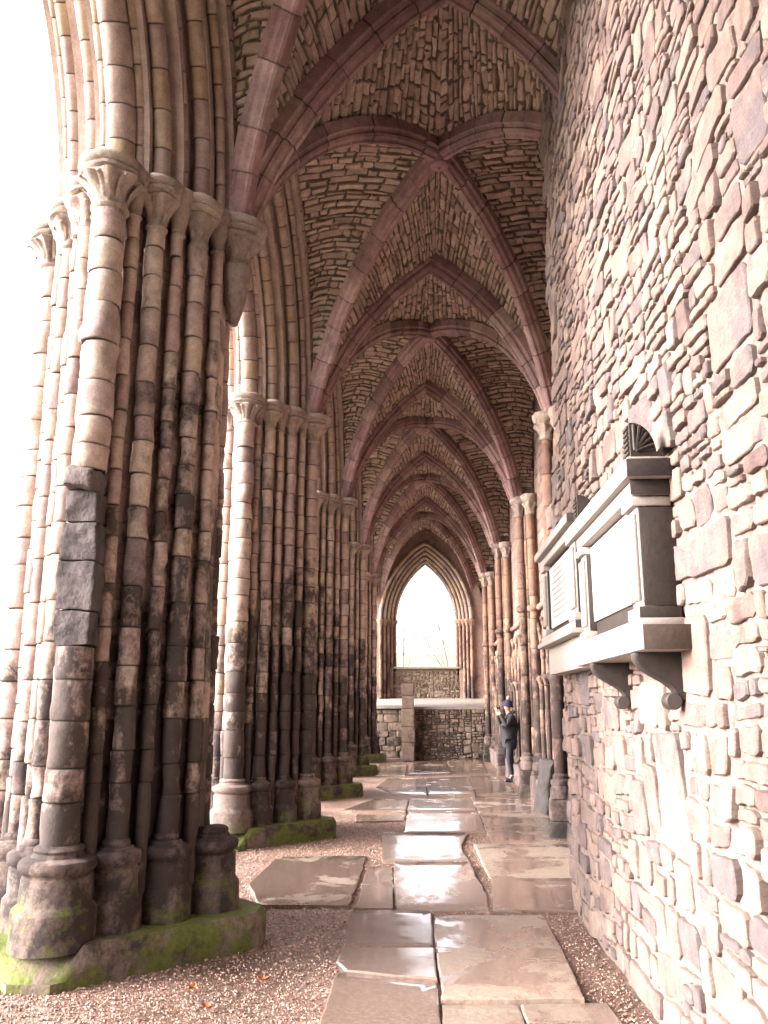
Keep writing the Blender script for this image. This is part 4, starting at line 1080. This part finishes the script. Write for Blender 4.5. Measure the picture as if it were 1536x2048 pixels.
# ------------------------------------------------------------------ bare trees outside
M_bark = plain_mat('grey_bark', (.14, .12, .10), .9, .3, 8)
def tree(x, y, h, label, seed):
    rd = random.Random(seed); trunk = MB(); crown = MB()
    g = -.06
    def tube(mb, a, b, r0, r1):
        f, L = line_path(a, b); P, N, B = f(np.array([0, L])); V = []
        for k, r in ((0, r0), (1, r1)):
            for j in range(5): V.append(P[k]+N[k]*r*math.cos(j*1.2566)+B[k]*r*math.sin(j*1.2566))
        mb.grid(np.array(V), 2, 5, wrap=True)
    def grow(p, d, l, r, lv):
        for s in range(2):
            q = p+d*l/2; tube(trunk if lv == 0 else crown, p, q, r, r*.8); p = q; r *= .8
            d = d+Vector((rd.gauss(0, .1), rd.gauss(0, .1), .03)); d.normalize()
            if lv < 5 and (s == 1 or lv > 0):
                for k in range(2 if s else 1):
                    dd = d+Vector((rd.gauss(0, .55), rd.gauss(0, .55), rd.gauss(.1, .25))); dd.normalize(); grow(p, dd, l*rd.uniform(.6, .82), r*.68, lv+1)
        if lv < 5: grow(p, d, l*.8, r, lv+1)
    t = empty('bare_tree', (x, y, 0), label, 'tree', 'bare trees outside the ruin')
    grow(Vector((x, y, g)), Vector((rd.gauss(0, .04), rd.gauss(0, .04), 1)).normalized(), h*.28, h*.011, 0)
    trunk.build('trunk', M_bark, t); crown.build('crown', M_bark, t)
for k, (x, y, h, lb) in enumerate([(-1.6, 62, 10, 'bare winter tree faint at the left of the end window'), (1.8, 70, 13, 'tallest bare winter tree in the middle of the end window'), (4.2, 60, 8, 'low bare winter tree at the right of the end window'),
                                   (-27, 42, 11, 'bare tree outside at the far left edge of the view')]): tree(x, y, h, lb, 40+k)

# ------------------------------------------------------------------ the person
def skin(name, pts, edges, mat, parent, sub=2):
    me = bpy.data.meshes.new(name); me.from_pydata([p[:3] for p in pts], edges, []); o = bpy.data.objects.new(name, me); C.objects.link(o)
    m = o.modifiers.new('s', 'SKIN'); m.use_smooth_shade = True; u = o.modifiers.new('u', 'SUBSURF'); u.levels = u.render_levels = sub
    for k, p in enumerate(pts):
        sv = me.skin_vertices[0].data[k]; r = p[3]; sv.radius = (r, p[4] if len(p) > 4 else r); sv.use_root = (k == 0)
    bpy.context.view_layer.update()
    dg = bpy.context.evaluated_depsgraph_get(); m2 = bpy.data.meshes.new_from_object(o.evaluated_get(dg)); bpy.data.objects.remove(o)
    m2.materials.clear(); m2.materials.append(mat); o = bpy.data.objects.new(name, m2); C.objects.link(o)
    if parent: o.parent = parent
    return o
M_skin = plain_mat('skin', (.50, .28, .21), .5, .05, 20); M_coat = plain_mat('dark_coat', (.009, .009, .010), .8, .4, 30, .4)
M_hat = plain_mat('navy_knit', (.018, .018, .045), .95, .3, 80, .6); M_pom = plain_mat('grey_bobble', (.22, .17, .16), .95, .3, 90, .9)
M_jean = plain_mat('dark_jeans', (.009, .011, .018), .8, .2, 40, .3); M_boot = plain_mat('dark_boot', (.02, .018, .02), .45, .2, 20); M_sock = plain_mat('grey_sock', (.35, .31, .3), .9, .1, 30)
M_cam = plain_mat('camera_black', (.02, .02, .02), .35, .1, 20)
# local frame: faces -x, y sideways, z up; 1.6 m tall
pr = empty('person', (1.70, 17.9, 0), 'person in dark coat and navy bobble hat photographing the ruin beside the wall shafts', 'person')
body = [(0, 0, .84, .12, .14), (.01, 0, 1.05, .105, .13), (.02, 0, 1.22, .10, .13), (.01, 0, 1.32, .055), (-.015, 0, 1.40, .052), (-.03, 0, 1.46, .088, .076), (-.025, 0, 1.52, .080, .072),
        (.015, -.17, 1.26, .035), (-.10, -.22, 1.08, .035), (-.22, -.08, 1.38, .030), (.015, .17, 1.26, .035), (-.10, .22, 1.08, .035), (-.22, .06, 1.38, .030),
        (0, -.075, .80, .085), (-.035, -.08, .46, .058), (.01, -.085, .10, .034), (-.10, -.09, .045, .022),
        (0, .075, .80, .085), (.03, .08, .46, .058), (.09, .085, .10, .034), (-.01, .09, .045, .022)]
ed = [(0, 1), (1, 2), (2, 3), (3, 4), (4, 5), (5, 6), (2, 7), (7, 8), (8, 9), (2, 10), (10, 11), (11, 12), (0, 13), (13, 14), (14, 15), (15, 16), (0, 17), (17, 18), (18, 19), (19, 20)]
bo = skin('body', body, ed, M_skin, pr)
# nose and hands' fingers share the skin
skin('nose', [(-.11, 0, 1.455, .012), (-.135, 0, 1.445, .012)], [(0, 1)], M_skin, pr, 1)
for s in (-1, 1):
    pts = [(-.22, s*.07, 1.385, .026)]; e2 = []
    for k in range(4):
        a = len(pts); pts += [(-.245, s*(.075-.012*k), 1.405+.004*k, .009), (-.27, s*(.06-.014*k), 1.43+.006*k, .008), (-.262, s*(.035-.01*k), 1.45+.006*k, .0075)]; e2 += [(0, a), (a, a+1), (a+1, a+2)]
    a = len(pts); pts += [(-.215, s*.05, 1.405, .010), (-.21, s*.03, 1.425, .009)]; e2 += [(0, a), (a, a+1)]
    skin('hand', pts, e2, M_skin, pr, 1)
coat = [(0, 0, .92, .155, .175), (.01, 0, 1.08, .135, .165), (.02, 0, 1.24, .14, .185), (.02, 0, 1.33, .085, .09), (.0, 0, 1.37, .082, .082), (0, 0, .60, .165, .185),
        (.015, -.18, 1.27, .075), (-.10, -.225, 1.085, .062), (-.20, -.10, 1.34, .045), (.015, .18, 1.27, .075), (-.10, .225, 1.085, .062), (-.20, .08, 1.34, .045)]
skin('coat', coat, [(0, 1), (1, 2), (2, 3), (3, 4), (0, 5), (2, 6), (6, 7), (7, 8), (2, 9), (9, 10), (10, 11)], M_coat, pr)
skin('hood', [(.07, -.09, 1.36, .03), (.11, 0, 1.37, .045), (.07, .09, 1.36, .03)], [(0, 1), (1, 2)], M_coat, pr, 1)
skin('trousers', [(0, 0, .82, .12, .14), (0, -.078, .76, .095), (-.035, -.08, .46, .07), (.01, -.085, .13, .052), (0, .078, .76, .095), (.03, .08, .46, .07), (.09, .085, .13, .052)], [(0, 1), (1, 2), (2, 3), (0, 4), (4, 5), (5, 6)], M_jean, pr)
for y_, x_ in ((-.085, .01), (.085, .09)):
    skin('sock', [(x_, y_, .16, .042), (x_, y_, .10, .042)], [(0, 1)], M_sock, pr, 1)
    skin('boot', [(x_+.015, y_, .05, .055), (x_, y_, .14, .050), (x_-.09, y_, .046, .046), (x_-.16, y_, .040, .038)], [(0, 1), (0, 2), (2, 3)], M_boot, pr)
mb = MB(); lathe(mb, -.018, 0, [(1.475, .100), (1.495, .106), (1.515, .104), (1.52, .100), (1.56, .096), (1.595, .078), (1.62, .045), (1.63, .01)], 20, amp=.004); h_ = mb.build('knit_hat', M_hat); h_.parent = pr; h_.rotation_euler = (0, R(6), 0); h_.location = (-.15, 0, .0)
mb = MB(); lathe(mb, .0, 0, [(1.61, .015), (1.62, .036), (1.65, .05), (1.68, .036), (1.695, .012)], 14, amp=.008); b_ = mb.build('bobble', M_pom, smooth=0); b_.parent = pr; b_.location = (.01, 0, -.005)
mb = MB(); mb.box((-.215, -.055, 1.42), (-.185, .055, 1.485), bev=.006, T=(.5, 0, .5)); f, L = line_path((-.215, 0, 1.452), (-.25, 0, 1.455)); swept(mb, f, L, circle(.024, 14), seg=1, amp=0)
cm = mb.build('compact_camera', M_cam); cm.location = pr.location; tag(cm, 'small black camera held up to the face of the person', 'camera')
pr.rotation_euler = (0, 0, R(8)); cm.rotation_euler = (0, 0, R(8))
print('verts', sum(len(m.vertices) for m in bpy.data.meshes))
